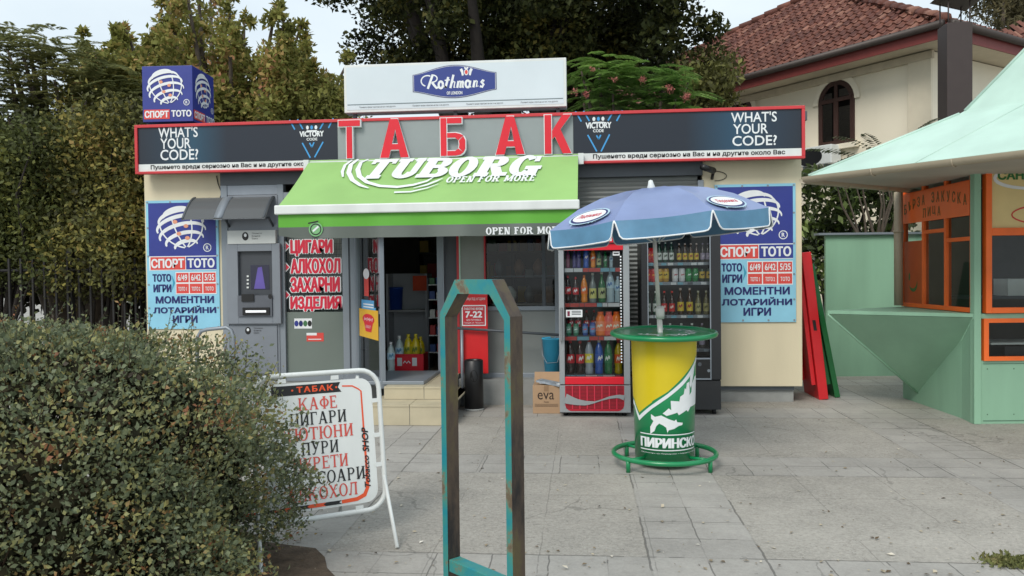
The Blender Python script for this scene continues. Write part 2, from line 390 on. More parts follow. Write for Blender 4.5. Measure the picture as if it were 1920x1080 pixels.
# ================================================================== ground
def ground_mat():
    m = bpy.data.materials.new('paving'); m.use_nodes = True; t = m.node_tree; b = t.nodes['Principled BSDF']; K = t.links.new
    N = t.nodes.new
    def math_(op, a, b_=None, c=None):
        n = N('ShaderNodeMath'); n.operation = op
        for i, x in enumerate((a, b_, c)):
            if x is None: continue
            if isinstance(x, (int, float)): n.inputs[i].default_value = x
            else: K(x, n.inputs[i])
        return n.outputs[0]
    tc = N('ShaderNodeTexCoord'); sx = N('ShaderNodeSeparateXYZ'); K(tc.outputs['Object'], sx.inputs[0])
    def noise(scale, detail=5, rough=.55):
        n = N('ShaderNodeTexNoise'); n.inputs['Scale'].default_value = scale; n.inputs['Detail'].default_value = detail; n.inputs['Roughness'].default_value = rough
        K(tc.outputs['Object'], n.inputs['Vector']); return n.outputs['Fac']
    X0, Y0, PER, BW = GX0, GY0, 2.32, .60
    wob = math_('MULTIPLY', noise(7, 2), .022)
    xs = math_('ADD', math_('SUBTRACT', sx.outputs['X'], X0-0.011), math_('SUBTRACT', wob, .022)); ys = math_('ADD', math_('SUBTRACT', sx.outputs['Y'], Y0-0.011), math_('SUBTRACT', wob, .022))
    fx_ = math_('FLOORED_MODULO', xs, PER); fy_ = math_('FLOORED_MODULO', ys, PER)
    bx = math_('LESS_THAN', fx_, BW); by = math_('LESS_THAN', fy_, BW)
    band = math_('MAXIMUM', bx, by)
    def joint(v, p, wd):                    # 1 on a joint
        a = math_('FLOORED_MODULO', v, p); d = math_('MINIMUM', a, math_('SUBTRACT', p, a))
        return math_('LESS_THAN', d, wd)
    jb = math_('MAXIMUM', joint(fx_, .30, .004), joint(fy_, .30, .004))
    edge = math_('MAXIMUM', math_('MAXIMUM', joint(xs, PER, .006), joint(math_('SUBTRACT', xs, BW), PER, .006)), math_('MAXIMUM', joint(ys, PER, .006), joint(math_('SUBTRACT', ys, BW), PER, .006)))
    fj = math_('MULTIPLY', math_('MAXIMUM', joint(math_('SUBTRACT', fx_, BW), .573, .0035), joint(math_('SUBTRACT', fy_, BW), .573, .0035)), .5)
    jb = math_('MAXIMUM', math_('MULTIPLY', jb, band), fj)
    gap = math_('GREATER_THAN', noise(1.7, 3), .47)              # joints filled with dirt here and there
    fade = math_('MULTIPLY_ADD', gap, .7, .25)
    j = math_('MULTIPLY', math_('MAXIMUM', jb, edge), fade)
    # slab to slab tone
    wn = N('ShaderNodeTexWhiteNoise'); wn.noise_dimensions = '2D'
    cv = N('ShaderNodeCombineXYZ'); K(math_('FLOOR', math_('DIVIDE', fx_, .3)), cv.inputs[0]); K(math_('FLOOR', math_('DIVIDE', fy_, .3)), cv.inputs[1])
    cv2 = N('ShaderNodeVectorMath'); cv2.operation = 'ADD'; K(cv.outputs[0], cv2.inputs[0])
    cv3 = N('ShaderNodeCombineXYZ'); K(math_('MULTIPLY', math_('FLOOR', math_('DIVIDE', xs, PER)), 11), cv3.inputs[0]); K(math_('MULTIPLY', math_('FLOOR', math_('DIVIDE', ys, PER)), 17), cv3.inputs[1])
    K(cv3.outputs[0], cv2.inputs[1]); K(cv2.outputs[0], wn.inputs['Vector'])
    tone = math_('MULTIPLY', math_('MULTIPLY_ADD', wn.outputs['Value'], .14, -.06), band)
    big = math_('MULTIPLY_ADD', noise(.55, 6, .65), .95, -.46)
    mid = math_('MULTIPLY_ADD', noise(4.0, 6, .7), .5, -.25)
    sp = noise(85, 2, .6)
    pits = math_('MULTIPLY', math_('GREATER_THAN', noise(48, 3, .7), .62), math_('MULTIPLY', math_('GREATER_THAN', noise(1.4, 4), .5), math_('SUBTRACT', 1, band)))
    fine = math_('MULTIPLY', math_('SUBTRACT', math_('MULTIPLY_ADD', noise(34, 4, .75), .8, math_('MULTIPLY', sp, .4)), .6), math_('MULTIPLY_ADD', band, -.75, 1.35))
    v = math_('ADD', math_('ADD', math_('ADD', 1.0, tone), math_('ADD', big, mid)), fine)
    v = math_('SUBTRACT', v, math_('MULTIPLY', pits, .3))
    v = math_('MULTIPLY', v, math_('SUBTRACT', 1, math_('MULTIPLY', j, .55)))
    stain = math_('GREATER_THAN', noise(3.1, 4, .75), .66)
    v = math_('MULTIPLY', v, math_('SUBTRACT', 1, math_('MULTIPLY', stain, .12)))
    vo = N('ShaderNodeTexVoronoi'); vo.feature = 'DISTANCE_TO_EDGE'; vo.inputs['Scale'].default_value = .62
    wv_ = N('ShaderNodeVectorMath'); wv_.operation = 'SCALE'; wv_.inputs['Scale'].default_value = .5; nn_ = N('ShaderNodeTexNoise'); nn_.inputs['Scale'].default_value = 2.2; nn_.inputs['Detail'].default_value = 6; K(tc.outputs['Object'], nn_.inputs['Vector']); K(nn_.outputs['Color'], wv_.inputs[0])
    wa_ = N('ShaderNodeVectorMath'); wa_.operation = 'ADD'; K(wv_.outputs[0], wa_.inputs[0]); K(tc.outputs['Object'], wa_.inputs[1]); K(wa_.outputs[0], vo.inputs['Vector'])
    crack = math_('MULTIPLY', math_('LESS_THAN', vo.outputs['Distance'], .0045), math_('GREATER_THAN', noise(.8, 3), .52))
    v = math_('MULTIPLY', v, math_('SUBTRACT', 1, math_('MULTIPLY', crack, .25)))
    dk_ = math_('MULTIPLY', math_('GREATER_THAN', noise(9, 3, .6), .69), math_('GREATER_THAN', noise(.9, 2), .48))
    v = math_('MULTIPLY', v, math_('SUBTRACT', 1, math_('MULTIPLY', dk_, .22)))
    mixc = N('ShaderNodeMix'); mixc.data_type = 'RGBA'; mixc.inputs['A'].default_value = S(155, 151, 143); mixc.inputs['B'].default_value = S(157, 154, 148)
    K(band, mixc.inputs['Factor'])
    sc = N('ShaderNodeVectorMath'); sc.operation = 'SCALE'; K(mixc.outputs['Result'], sc.inputs[0]); K(v, sc.inputs['Scale'])
    K(sc.outputs[0], b.inputs['Base Color']); b.inputs['Roughness'].default_value = .82
    h = math_('SUBTRACT', math_('ADD', math_('MULTIPLY', sp, .25), math_('MULTIPLY', noise(30, 3), .5)), math_('ADD', math_('MULTIPLY', j, 1.2), math_('MULTIPLY', pits, .8)))
    bp = N('ShaderNodeBump'); bp.inputs['Strength'].default_value = .45; bp.inputs['Distance'].default_value = .006
    K(h, bp.inputs['Height']); K(bp.outputs['Normal'], b.inputs['Normal'])
    return m
GX0, GY0 = G(1181, 890).x, G(1240, 890).y
g = MB(); Mg = ground_mat()
g.mesh([(-400, -60, 0), (400, -60, 0), (400, 900, 0), (-400, 900, 0)], [(0, 1, 2, 3)], Mg)
setp(g.build('ground'), kind='structure')

# ================================================================== kiosk
xL, xR = P(272, 420).x, P(1503, 420).x
DEP = 3.4
zS = P(1420, 300).z                                       # wall top under the sign
zpl = (P(1420, 723).z+P(1360, 725).z)/2                   # plinth top
K0 = thing('tobacco_kiosk', 'cream and grey flat roofed tobacco kiosk under the red framed sign', 'kiosk', ((xL+xR)/2, 0, 0))
I = plane(0)
fx = lambda px, py=500: on(px, py, I)[0]
fz = lambda py, px=900: on(px, py, I)[1]
xa, xb = fx(418), fx(1318)
ZD = 2.12
zh, zfl = fz(338), fz(706)                                # head and floor of the glazed front
ZT = zS+.42
b = MB(); b.box(xL, xa, 0, .12, zpl, ZT, M_cream); b.box(xL, xL+.12, .12, DEP, zpl, ZT, M_cream); b.build('wall', K0)
b = MB(); b.box(xb, xR, 0, .12, zpl, ZT, M_cream); b.box(xR-.12, xR, .12, DEP, zpl, ZT, M_cream)
b.box(xL+.12, xR-.12, DEP-.12, DEP, zpl, ZT, M_cream); b.build('wall', K0)
b = MB(); b.box(xL-.05, xR+.05, -.06, DEP+.05, ZT, ZT+.1, M_alud); b.build('roof', K0)
b = MB(); b.box(xL+.08, xR-.08, .07, DEP-.1, 0, zpl-.002, M_conc)
b.box(xL+.08, xR-.08, .04, .068, zpl-.05, zpl-.003, M_alud); b.build('plinth', K0)
b = MB(); b.box(fx(862), fx(1320), -.2, .06, 0, fz(707), M_conc); b.box(fx(418), fx(705), -.02, .06, 0, fz(712), M_conc); b.build('concrete_ledge', K0)
b = MB(); b.box(xL+.13, xR-.13, .14, DEP-.13, zfl-.06, zfl, mat('floor_tiles', S(120, 112, 100), .4, var=.2)); b.build('interior_floor', K0)
b = MB(); b.box(xL+.13, xR-.13, .14, DEP-.13, ZT-.3, ZT-.27, mat('ceiling_board', S(120, 118, 112), .8)); b.build('ceiling', K0)
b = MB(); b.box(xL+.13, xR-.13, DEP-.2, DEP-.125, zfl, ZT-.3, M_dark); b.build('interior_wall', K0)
# aluminium frame
fr = MB()
def post(p0, p1, py0=338, py1=706, y=-.03, m=M_alu, d=.1): x0, x1 = fx(p0), fx(p1); fr.box(x0, x1, y, y+d, fz(py1, (p0+p1)/2), fz(py0, (p0+p1)/2), m)
fr.box(xa, xb, -.035, .09, zh, ZT-.01, M_alud)
for q in ((418, 430), (523, 535), (643, 655), (658, 669), (820, 833), (1040, 1049), (1309, 1320)): post(*q)
fr.box(fx(655), fx(658), -.02, .07, zfl, zh, M_alud)
fr.box(fx(535), fx(643), -.03, .07, fz(714, 590), fz(699, 590), M_alu)
fr.box(fx(535), fx(643), -.03, .07, fz(372, 590), fz(360, 590), M_alu)
fr.box(fx(669), fx(833), -.06, .12, fz(722, 770), fz(703, 770), M_alu)
fr.box(fx(862), fx(1040), -.03, .07, fz(713, 970), fz(699, 970), M_alu)
fr.box(fx(908), fx(1040), -.03, .07, fz(582, 970), fz(574, 970), M_alu)
fr.box(fx(430), fx(523), -.02, .07, fz(366, 470), fz(338, 470), mat('pale_panel', S(150, 158, 168), .45, .2))
fr.box(fx(669), fx(833), -.03, .07, ZD+.01, ZD+.09, M_alu)
fr.build('frame', K0, bevel=.004)
b = MB(); b.box(fx(862), fx(908), -.04, .12, fz(699, 885), zh, mat('pillar_panel', S(132, 138, 130), .3, var=.1))
b.box(fx(857.5), fx(861.8), -.05, .06, fz(699, 860), zh, M_redf); b.box(fx(908.4), fx(911), -.05, .06, fz(699, 910), zh, M_redf)
b.box(fx(862), fx(864.4), -.05, -.041, fz(560, 863), zh, mat('pale_strip', S(190, 220, 200), .3))  # pale green strip along the pillar edge
b.build('pillar', K0)
b = MB(); b.box(fx(833), fx(857.4), .03, .05, zfl, zh, M_alud); b.build('side_panel', K0)
# fixed window by the cash machine
xw0, xw1 = fx(535), fx(643)
b = MB(); b.quad(xw0, xw1, fz(699, 590), fz(372, 590), .02, M_glass); b.build('window', K0)
b = MB(); b.quad(xw0, xw1, fz(699, 590), fz(585, 590), .014, mat('frosted_film', S(112, 122, 116), .22, var=.06, scale=2)); b.build('frosted_film', K0)
gm = MB(); Mwire = mat('wire', S(90, 96, 100), .5, .3)
for i in range(16):
    x = xw0+(xw1-xw0)*(i+.5)/16; gm.box(x-.002, x+.002, .10, .104, fz(585), fz(372), Mwire)
for i in range(20):
    z = fz(585)+(fz(372)-fz(585))*(i+.5)/20; gm.box(xw0, xw1, .105, .109, z-.002, z+.002, Mwire)
gm.box(xw0, xw1, .13, .15, fz(585), fz(372), mat('window_blind', S(176, 184, 180), .8, var=.15))
gm.build('wire_rack', K0)
# window letters
Mrl = mat('letter_red', S(206, 34, 62), .4, var=0)
wl = MB()
for s, x0, x1, y0, y1 in (('ЦИГАРИ', 545, 622, 450, 479), ('АЛКОХОЛ', 545.5, 637, 485, 512), ('ЗАХАРНИ', 545, 636, 520, 547), ('ИЗДЕЛИЯ', 545, 639, 556, 583)):
    a0, a1, c0, c1 = rect(x0, y0, x1, y1, I); sk = -.0
    wl.text(s, a0, a1, c0, c1, .008, M_print, bold=.115)
    wl.text(s, a0, a1, c0, c1, .005, Mrl, bold=.05)
for py in (462, 501, 553):
    a, c = on(537, py, I); wl.poly([(a-.015, c+.065), (a+.045, c), (a-.015, c-.065)], .0085, M_print); wl.poly([(a-.008, c+.04), (a+.032, c), (a-.008, c-.04)], .006, Mrl)
wl.build('window_lettering', K0)
# right window
xr0, xr1 = fx(911.4), fx(1040)
b = MB(); b.quad(xr0, xr1, fz(574, 970), zh, .02, M_glass); b.box((xr0+xr1)/2+.25, (xr0+xr1)/2+.29, 0, .05, fz(574, 970), zh, M_alud); b.build('window', K0)
b = MB(); b.box(xr0, xr1, .0, .04, fz(699, 970), fz(582, 970), M_panelg); b.build('lower_panel', K0)
# roller shutter above and between the coolers
sh = MB(); x0, x1 = fx(1049), fx(1309); zz = fz(700, 1180); n = 44
M_sh = mat('shutter_paint', S(118, 122, 120), .45, .1, var=.08, scale=2)
for i in range(n):
    a = zz+(zh-zz)*i/n; c = zz+(zh-zz)*(i+1)/n
    sh.mesh([(x0, .02, a), (x1, .02, a), (x1, .008, (a+c)/2), (x0, .008, (a+c)/2), (x1, .02, c-.002), (x0, .02, c-.002)], [(0, 1, 2, 3), (3, 2, 4, 5)], M_sh)
sh.build('roller_shutter', K0)
# open door leaf
h0 = P(669, 560); h1 = P(717, 570, -.98)

dv = (h1-h0); dv.z = 0; dl = dv.length; ang = math.atan2(dv.y, dv.x)
DM = Matrix.Translation((h0.x, h0.y, 0)) @ Matrix.Rotation(ang, 4, 'Z')
b = MB(DM)
for q in ((0, .07), (dl-.07, dl)): b.box(q[0], q[1], -.025, .025, zfl, ZD, M_alu)
for q in ((zfl, zfl+.1), (ZD-.1, ZD)): b.box(.07, dl-.07, -.024, .024, q[0], q[1], M_alu)
door = b.build('door', K0, bevel=.004)
MW[door] = MW[K0]
b = MB(DM); b.quad(.07, dl-.07, zfl+.1, ZD-.1, 0, M_glass); b.build('glass', door)
b = MB(DM); b.tube([(dl-.03, -.03, 1.15), (dl-.03, -.07, 1.15), (dl-.03, -.07, 1.5), (dl-.03, -.03, 1.5)], .012, M_black); b.box(dl-.05, dl-.01, -.035, -.026, .95, 1.08, M_black); b.build('handle', door)
for z in (zfl+.2, 1.3, 1.9): b = MB(DM); b.tube([(-.012, -.03, z), (-.012, -.03, z+.1)], .012, M_alud); b.build('hinge', door)
# stickers on the door leaf
def sticker(name, label, rows):
    m = MB(DM)
    for r in rows: m.quad(*r)
    return m
ys = -.006
x0, z0 = on(690, 605, DM); Msty = mat('sticker_yellow', S(230, 178, 40), .4, var=.03)
m = MB(DM); m.quad(dl*.12, dl*.86, z0-.17, z0+.15, ys, Msty)
m.poly([(dl*.30, z0+.02), (dl*.68, z0+.02), (dl*.60, z0-.10), (dl*.38, z0-.10)], ys-.001, M_red); m.poly(disc(dl*.49, z0+.04, dl*.23, .06), ys-.0015, M_red); [m.line((dl*(.33+.05*k), z0+.02+.012*(k%2)), (dl*(.36+.05*k), z0+.06-.012*(k%2)), .014, ys-.002, M_print) for k in range(7)]; [m.line((dl*(.40+.05*k), z0-.06), (dl*(.41+.05*k), z0-.025), .014, ys-.002, M_print) for k in range(4)]
setp(m.build('sticker'), 'yellow sticker with a red badge on the open door leaf', 'sticker')
x0, z0 = on(690, 571, DM); m = MB(DM); m.quad(dl*.22, dl*.78, z0-.06, z0+.05, ys, mat('sticker_blue', S(70, 160, 210), .4)); [m.quad(dl*.3, dl*.7, z0-.035+i*.03, z0-.02+i*.03, ys-.001, M_print) for i in range(2)]
setp(m.build('sticker'), 'small light blue sticker on the open door leaf', 'sticker')
x0, z0 = on(686, 530, DM); m = MB(DM); m.quad(dl*.34, dl*.52, z0-.15, z0+.12, ys, M_redp); m.poly(disc(dl*.43, z0+.1, dl*.12, .06), ys-.001, M_print)
setp(m.build('sticker'), 'tall narrow red sticker on the open door leaf', 'sticker')
# steps
yl = G(762, 798).y; zl = P(762, 759, yl).z; yu = G(762, 749, zl).y; zu = P(762, 725, yu).z
xs0, xs1 = P(690, 780, yl).x, P(829, 780, yl).x
def tiled(m, x0, x1, yf, yb, z0, z1, cuts):
    m.box(x0, x1, yf+.008, yb, z0, z1-.02, M_conc)
    e = [x0]+cuts+[x1]
    for i in range(len(e)-1):
        m.box(e[i]+.003, e[i+1]-.003, yf, yf+.0079, z0+.003, z1-.021, M_tile); m.box(e[i]+.003, e[i+1]-.003, yf-.006, yb, z1-.0195, z1, M_tile)
b = MB(); tiled(b, xs0, xs1, yl, -.06, 0, zl, [xs0+.42, xs0+.84]); tiled(b, xs0+.08, xs1-.04, yu, -.06, zl+.001, zu, [xs0+.5]); b.build('doorstep', K0)
b = MB(); b.box(fx(669)+.01, fx(833)-.06, yu+.14, -.062, zu+.001, zu+.035, M_alu); b.build('threshold', K0, bevel=.004)
b = MB(); a_ = P(408, 330, -.012); b.tube([P(406, 330, -.012), P(409, 345, -.014), P(416, 362, -.02), P(412, 372, -.02), P(414, 392, -.012)], .006, M_black, n=5); b.build('cable', K0)
# ------------------------------------------------------------------ inside the kiosk
it = thing('shop_counter', 'grey counter unit standing inside the open doorway', 'counter', (fx(760), 1.3, zfl))
p = P(0, 0, 1.2); cx0, cx1 = P(724, 560, 1.2).x, P(801, 560, 1.2).x; ct = P(760, 513, 1.2).z; cs = P(760, 583, 1.2).z
Mcn = mat('counter_laminate', S(176, 180, 184), .5, var=.06)
b = MB(); b.box(cx0, cx1, 1.5, 1.55, zfl+.02, ct, Mcn); b.box(cx1-.03, cx1, 1.2, 1.5, zfl+.02, ct, Mcn); b.box(cx0, cx0+.03, 1.2, 1.5, zfl+.02, ct, Mcn); b.build('cabinet', it)
b = MB(); b.box(cx0+.031, cx1-.031, 1.21, 1.49, cs-.012, cs+.012, mat('shelf_edge', S(170, 172, 172), .4)); b.build('shelf', it)
b = MB(); b.quad(P(774, 530, 1.19).x, P(800, 530, 1.19).x, P(790, 545, 1.19).z, P(790, 517, 1.19).z, 1.19, mat('orange_paper', S(214, 78, 40), .7)); setp(b.build('paper_notice'), 'orange paper notice stuck on the counter inside the door', 'notice')
b = MB(); c = P(742, 575, 1.35); b.lathe([(.085, 0), (.1, .28), (.105, .28), (.105, .3), (.0, .3)], (c.x, 1.35, cs+.012), mat('blue_plastic', S(40, 80, 170), .4)); setp(b.build('tub'), 'blue plastic tub on the counter shelf', 'tub')
# shelving at the back and on the right, with goods
rk = thing('goods_rack', 'dark goods rack against the back wall inside the kiosk', 'rack', (fx(780), 3.0, zfl))
Mrk = mat('rack_metal', S(62, 60, 58), .5, .3)
b = MB()
for z in (.55, 1.0, 1.4, 1.8, 2.15): b.box(fx(690), fx(1035), 2.85, 3.19, z, z+.025, Mrk)
for x in (fx(690), fx(800), fx(920), fx(1035)): b.box(x-.02, x+.02, 2.85, 3.19, zfl, 2.5, Mrk)
b.build('shelf', rk)
rng_ = random.Random(3)
gm_ = [mat('goods_%s' % n, c, .5, var=.05) for n, c in (('red', S(170, 40, 40)), ('white', S(200, 200, 195)), ('brown', S(120, 84, 56)), ('yellow', S(190, 160, 60)), ('blue', S(50, 80, 140)), ('green', S(60, 110, 70)))]
pk = MB()
for z in (1.025, 1.425, 1.825, 2.175):
    x = fx(694)
    while x < fx(1030):
        wd = rng_.uniform(.06, .16); pk.box(x, x+wd-.012, 2.87, 3.1, z, z+rng_.uniform(.12, .28), rng_.choice(gm_)); x += wd+rng_.choice((0, 0, .03, .12))
setp(pk.build('packets', rk), kind='stuff')
rk2 = thing('snack_rack', 'narrow wire snack rack by the right side of the doorway', 'rack', (P(812, 600, .7).x, .7, zfl))
b = MB(); x0, x1 = P(804, 600, .7).x, P(822, 600, .7).x+.25
for py in (535, 563, 597, 630, 662): z = P(812, py, .7).z; b.box(x0, x1, .7, .95, z, z+.012, M_white)
b.box(x0-.012, x0, .7, .95, zfl, P(812, 520, .7).z, M_alud); b.build('shelf', rk2)
pk = MB()
for py in (535, 563, 597, 630, 662):
    z = P(812, py, .7).z+.0125
    for k in range(4): pk.box(x0+.01+k*.085, x0+.075+k*.085, .72, .9, z, z+rng_.uniform(.08, .13), rng_.choice(gm_))
setp(pk.build('packets', rk2), kind='stuff')
# display goods behind the right window
dk = thing('window_display', 'dim display shelf of bowls behind the right shop window', 'display', (fx(975), .5, zfl))
b = MB(); b.box(xr0+.02, xr1-.02, .35, .8, fz(575), fz(572), mat('display_top', S(110, 108, 104), .4)); b.box(xr0+.02, xr1-.02, .35, .8, fz(520), fz(518), M_alud); b.build('shelf', dk)
for i in range(7):
    m = MB(); r = rng_.uniform(.05, .09); m.lathe([(r*.5, 0), (r, .08), (r*.95, .13), (r*.3, .2), (0, .21)], (xr0+.1+i*.12, .5+.1*rng_.random(), fz(572) if i % 2 else fz(518)), rng_.choice([M_white, gm_[2], gm_[3], M_alud]), n=14); m.build('bowl', dk)
# ------------------------------------------------------------------ cash machine
atm = thing('cash_machine', 'grey wall cash machine with a purple glowing screen', 'cash machine', (fx(476), 0, 0))
Mat_ = mat('atm_grey', S(128, 134, 142), .4, .15, var=.05)
ya = -.06
R_ = lambda a, c, d, e, Y=0: rect(a, c, d, e, plane(Y))
b = MB(); x0, x1, z0, z1 = R_(430, 366, 523, 712, -.04); b.box(x0, x1, -.04, .05, z0, z1, Mat_)
# recess: four walls around a hole
X0, X1, Z0, Z1 = R_(426, 457, 526, 607, ya-.02); u0, u1, w0, w1 = R_(447, 471, 511, 593, ya-.02)
for q in ((X0, u0, Z0, Z1), (u1, X1, Z0, Z1), (u0, u1, Z0, w0), (u0, u1, w1, Z1)): b.box(q[0], q[1], ya-.03, -.041, q[2], q[3], Mat_)
b.build('body', atm, bevel=.004)
b = MB(); b.quad(u0, u1, w0, w1, -.0425, mat('atm_recess', S(64, 68, 74), .4)); b.box(u0, u1, -.11, -.043, w0, w0+(w1-w0)*.32, mat('atm_shelf', S(92, 96, 104), .4)); b.build('recess', atm)
q = lambda a, c, d, e: R_(a, c, d, e, -.045)
x0, x1, z0, z1 = q(470, 497, 505, 543)
b = MB(); b.quad(x0, x1, z0, z1, -.046, mat('screen_dark', S(44, 44, 64), .15, var=0)); b.poly([(x0+.04, z0+.01), (x1-.05, z0+.01), (x1-.09, z1-.02), (x0+.09, z1-.03)], -.047, mat('screen_purple', S(84, 72, 140), .3, var=.2, emit=(S(90, 76, 150), .2))); b.build('screen', atm)
b = MB()
for i in range(4): a, c = on(465, 518+i*7, plane(-.046)); b.box(a-.012, a+.012, -.055, -.046, c-.01, c+.01, M_white)
b.build('screen_buttons', atm)
b = MB(); x0, x1, z0, z1 = q(458, 551, 481, 565); b.box(x0, x1, -.125, -.1105, z0, z1, M_black); a, c = on(506, 556, plane(-.12)); b.poly(disc(a, c, .025, .03), -.1115, M_black)
x0, x1, z0, z1 = q(460, 576, 510, 590); b.box(x0, x1, -.125, -.1108, z0, z1, M_black); b.box(x0+.04, x1-.04, -.13, -.1251, z0+.03, z0+.055, mat('slot_light', S(230, 232, 236), .4, emit=((1, 1, 1, 1), .3))); b.build('slot', atm)
x0, x1, z0, z1 = R_(427, 432, 517, 457, -.09)
b = MB(); b.box(x0, x1, -.1, -.041, z0, z1, mat('atm_sign', S(196, 200, 198), .5, var=.05)); a, c = on(460, 443, plane(-.1))
def bank(m, a, c, y, k=1.0):
    m.poly(disc(a, c, .04*k, .05*k), y-.001, M_bprint); m.poly(disc(a, c+.012*k, .017*k, .02*k), y-.002, M_print)
    for i, s in enumerate(('Общинска', 'Банка', 'Банка')): m.text(s, a+.08*k, a+(.20, .18, .15)[i]*k, c+(.022-.03*i)*k, c+(.042-.03*i)*k, y-.001, M_bprint)
bank(b, a, c, -.1); b.build('header_sign', atm)
b = MB(); x0, x1, z0, z1 = R_(430, 611, 522, 700, -.045); b.box(x0+.01, x1-.01, -.055, -.041, z0, z1, Mat_); a, c = on(465, 620, plane(-.056)); bank(b, a, c, -.056, .9); b.build('lower_door', atm)
# smoked canopy above it
cn = thing('smoked_canopy', 'curved smoked plastic canopy above the cash machine', 'canopy', (fx(430), 0, fz(372)))
Mcan = glass('smoked_plastic', (.22, .23, .26, 1), .12, .6, haze=.3)
xc0, xc1 = fx(366, 375), fx(518, 375); zb_ = fz(370, 440); CP = .34; zf_ = P(420, 410, -CP).z
def cpath(x, r0=0): return [(x, -.02-(CP-.02)*i/10, zb_+(zf_-zb_)*(i/10)**1.55) for i in range(11)]
b = MB(); pa, pb = cpath(xc0), cpath(xc1); b.mesh(pa+pb, [(i, i+1, i+12, i+11) for i in range(10)], Mcan, True); b.mesh([(p[0], p[1], p[2]-.006) for p in pa+pb], [(i, i+11, i+12, i+1) for i in range(10)], Mcan, True); b.build('sheet', cn)
xm = P(418, 390, -.2).x
for x, wd in ((xm, .05), (xc1-.02, .012), (xc0+.01, .012)):
    pth = cpath(x); b = MB()
    b.mesh([(p[0]-wd, p[1], p[2]+.012) for p in pth]+[(p[0]+wd, p[1], p[2]+.012) for p in pth]+[(p[0]-wd, p[1], p[2]-.012) for p in pth]+[(p[0]+wd, p[1], p[2]-.012) for p in pth],
           [(i, i+1, i+12, i+11) for i in range(10)]+[(i+22, i+33, i+34, i+23) for i in range(10)]+[(i, i+22, i+23, i+1) for i in range(10)]+[(i+11, i+12, i+34, i+33) for i in range(10)], M_alu if wd > .02 else M_alud, True); b.build('rib', cn)
for x in (xm, xc1-.03): b = MB(); b.tube([(x, -.02, zb_-.36), (x, -.16, zb_-.26), (x, -CP+.02, zf_)], .014, M_alud); b.build('bracket', cn)

# ------------------------------------------------------------------ small stickers on the fixed window
x0, x1, z0, z1 = rect(552, 597, 585, 616, plane(.015)); m = MB(); m.quad(x0, x1, z0, z1, .012, M_print); [m.poly(disc(x0+(x1-x0)*(i+.5)/4, (z0+z1)/2, .025, .035), .010, (M_blue, M_navy, gm_[5], M_bprint)[i]) for i in range(4)]
setp(m.build('sticker'), 'white sticker with dark pictures on the grey lower pane', 'sticker')
x0, x1, z0, z1 = rect(575, 624, 607, 640, plane(.015)); m = MB(); m.quad(x0, x1, z0, z1, .012, M_redp); m.quad(x0, x0+(x1-x0)*.6, z1-.03, z1, .011, M_print); m.quad(x0+.02, x1-.03, z0+.02, z0+.03, .011, M_print)
setp(m.build('sticker'), 'red and white sticker on the grey lower pane', 'sticker')
# ------------------------------------------------------------------ red board with the opening hours
rb = thing('red_board', 'tall red board with the opening hours 7-22 behind the bin', 'board', (fx(890), -.25, .2))
x0, x1, z0, z1 = rect(868, 548, 915, 700, plane(-.23)); b = MB(); b.box(x0, x1, -.25, -.225, z0, z1, mat('red_board_paint', S(206, 30, 34), .4, var=.08)); b.build('panel', rb, bevel=.003)
x0, x1, z0, z1 = rect(866, 572, 911, 611, plane(-.25)); b = MB(); b.quad(x0, x1, z0, z1, -.254, M_print); b.quad(x0+.012, x1-.012, z0+.012, z1-.012, -.2555, mat('notice_red', S(186, 34, 48), .5, var=.03))
xc = (x0+x1)/2; W_ = x1-x0; H_ = z1-z0
b.text('РАБОТНО ВРЕМЕ', x0+.1*W_, x1-.1*W_, z1-.24*H_, z1-.12*H_, -.257, M_print, bold=.02); b.text('7-22', x0+.16*W_, x1-.16*W_, z0+.40*H_, z0+.7*H_, -.257, M_print, bold=.05)
b.text('БЕЗ ПОЧИВКА', x0+.2*W_, x1-.2*W_, z0+.24*H_, z0+.33*H_, -.257, M_print); b.text('Пловдив, ул. Пещерско', x0+.1*W_, x1-.1*W_, z0+.1*H_, z0+.19*H_, -.257, M_print)
for i, s in enumerate(('ЗАБРАНЕНА ЗА ПРОДАЖБА', 'НА ЛИЦА ПОД 18 ГОДИНИ')): b.text(s, x0+.08*W_, x1-.02*W_, z1+.05+.07*(1-i), z1+.085+.07*(1-i), -.2545, M_print)
b.build('notice', rb)
# grab rail in front of the window
rl = thing('window_rail', 'thin grey rail on a post in front of the lower window', 'rail', (fx(862), -.3, 0))
a = P(853, 615, -.3); c = P(1050, 628, -.3)
b = MB(); b.tube([(a.x, -.3, a.z), (c.x, -.3, c.z)], .015, M_alud); b.build('bar', rl)
b = MB(); p_ = P(866, 640, -.3); b.tube([(p_.x, -.3, 0), (p_.x, -.3, a.z-.02)], .018, M_alu); b.build('post', rl)
# bent hand rail by the cash machine
hr = MB(); yy = -.55; a = P(372, 618, yy); c = P(425, 614, yy); e = P(438, 645, yy)
pts = [(a.x-.02, yy, 0), (a.x-.02, yy, a.z-.1), (a.x+.03, yy, a.z-.02), (a.x+.1, yy, a.z)]+[(c.x, yy, c.z), (c.x+.05, yy, c.z-.03), (e.x, yy, c.z-.1), (e.x, yy, 0)]
hr.tube(pts, .022, M_alu); setp(hr.build('handrail'), 'bent grey metal handrail in front of the cash machine', 'handrail')
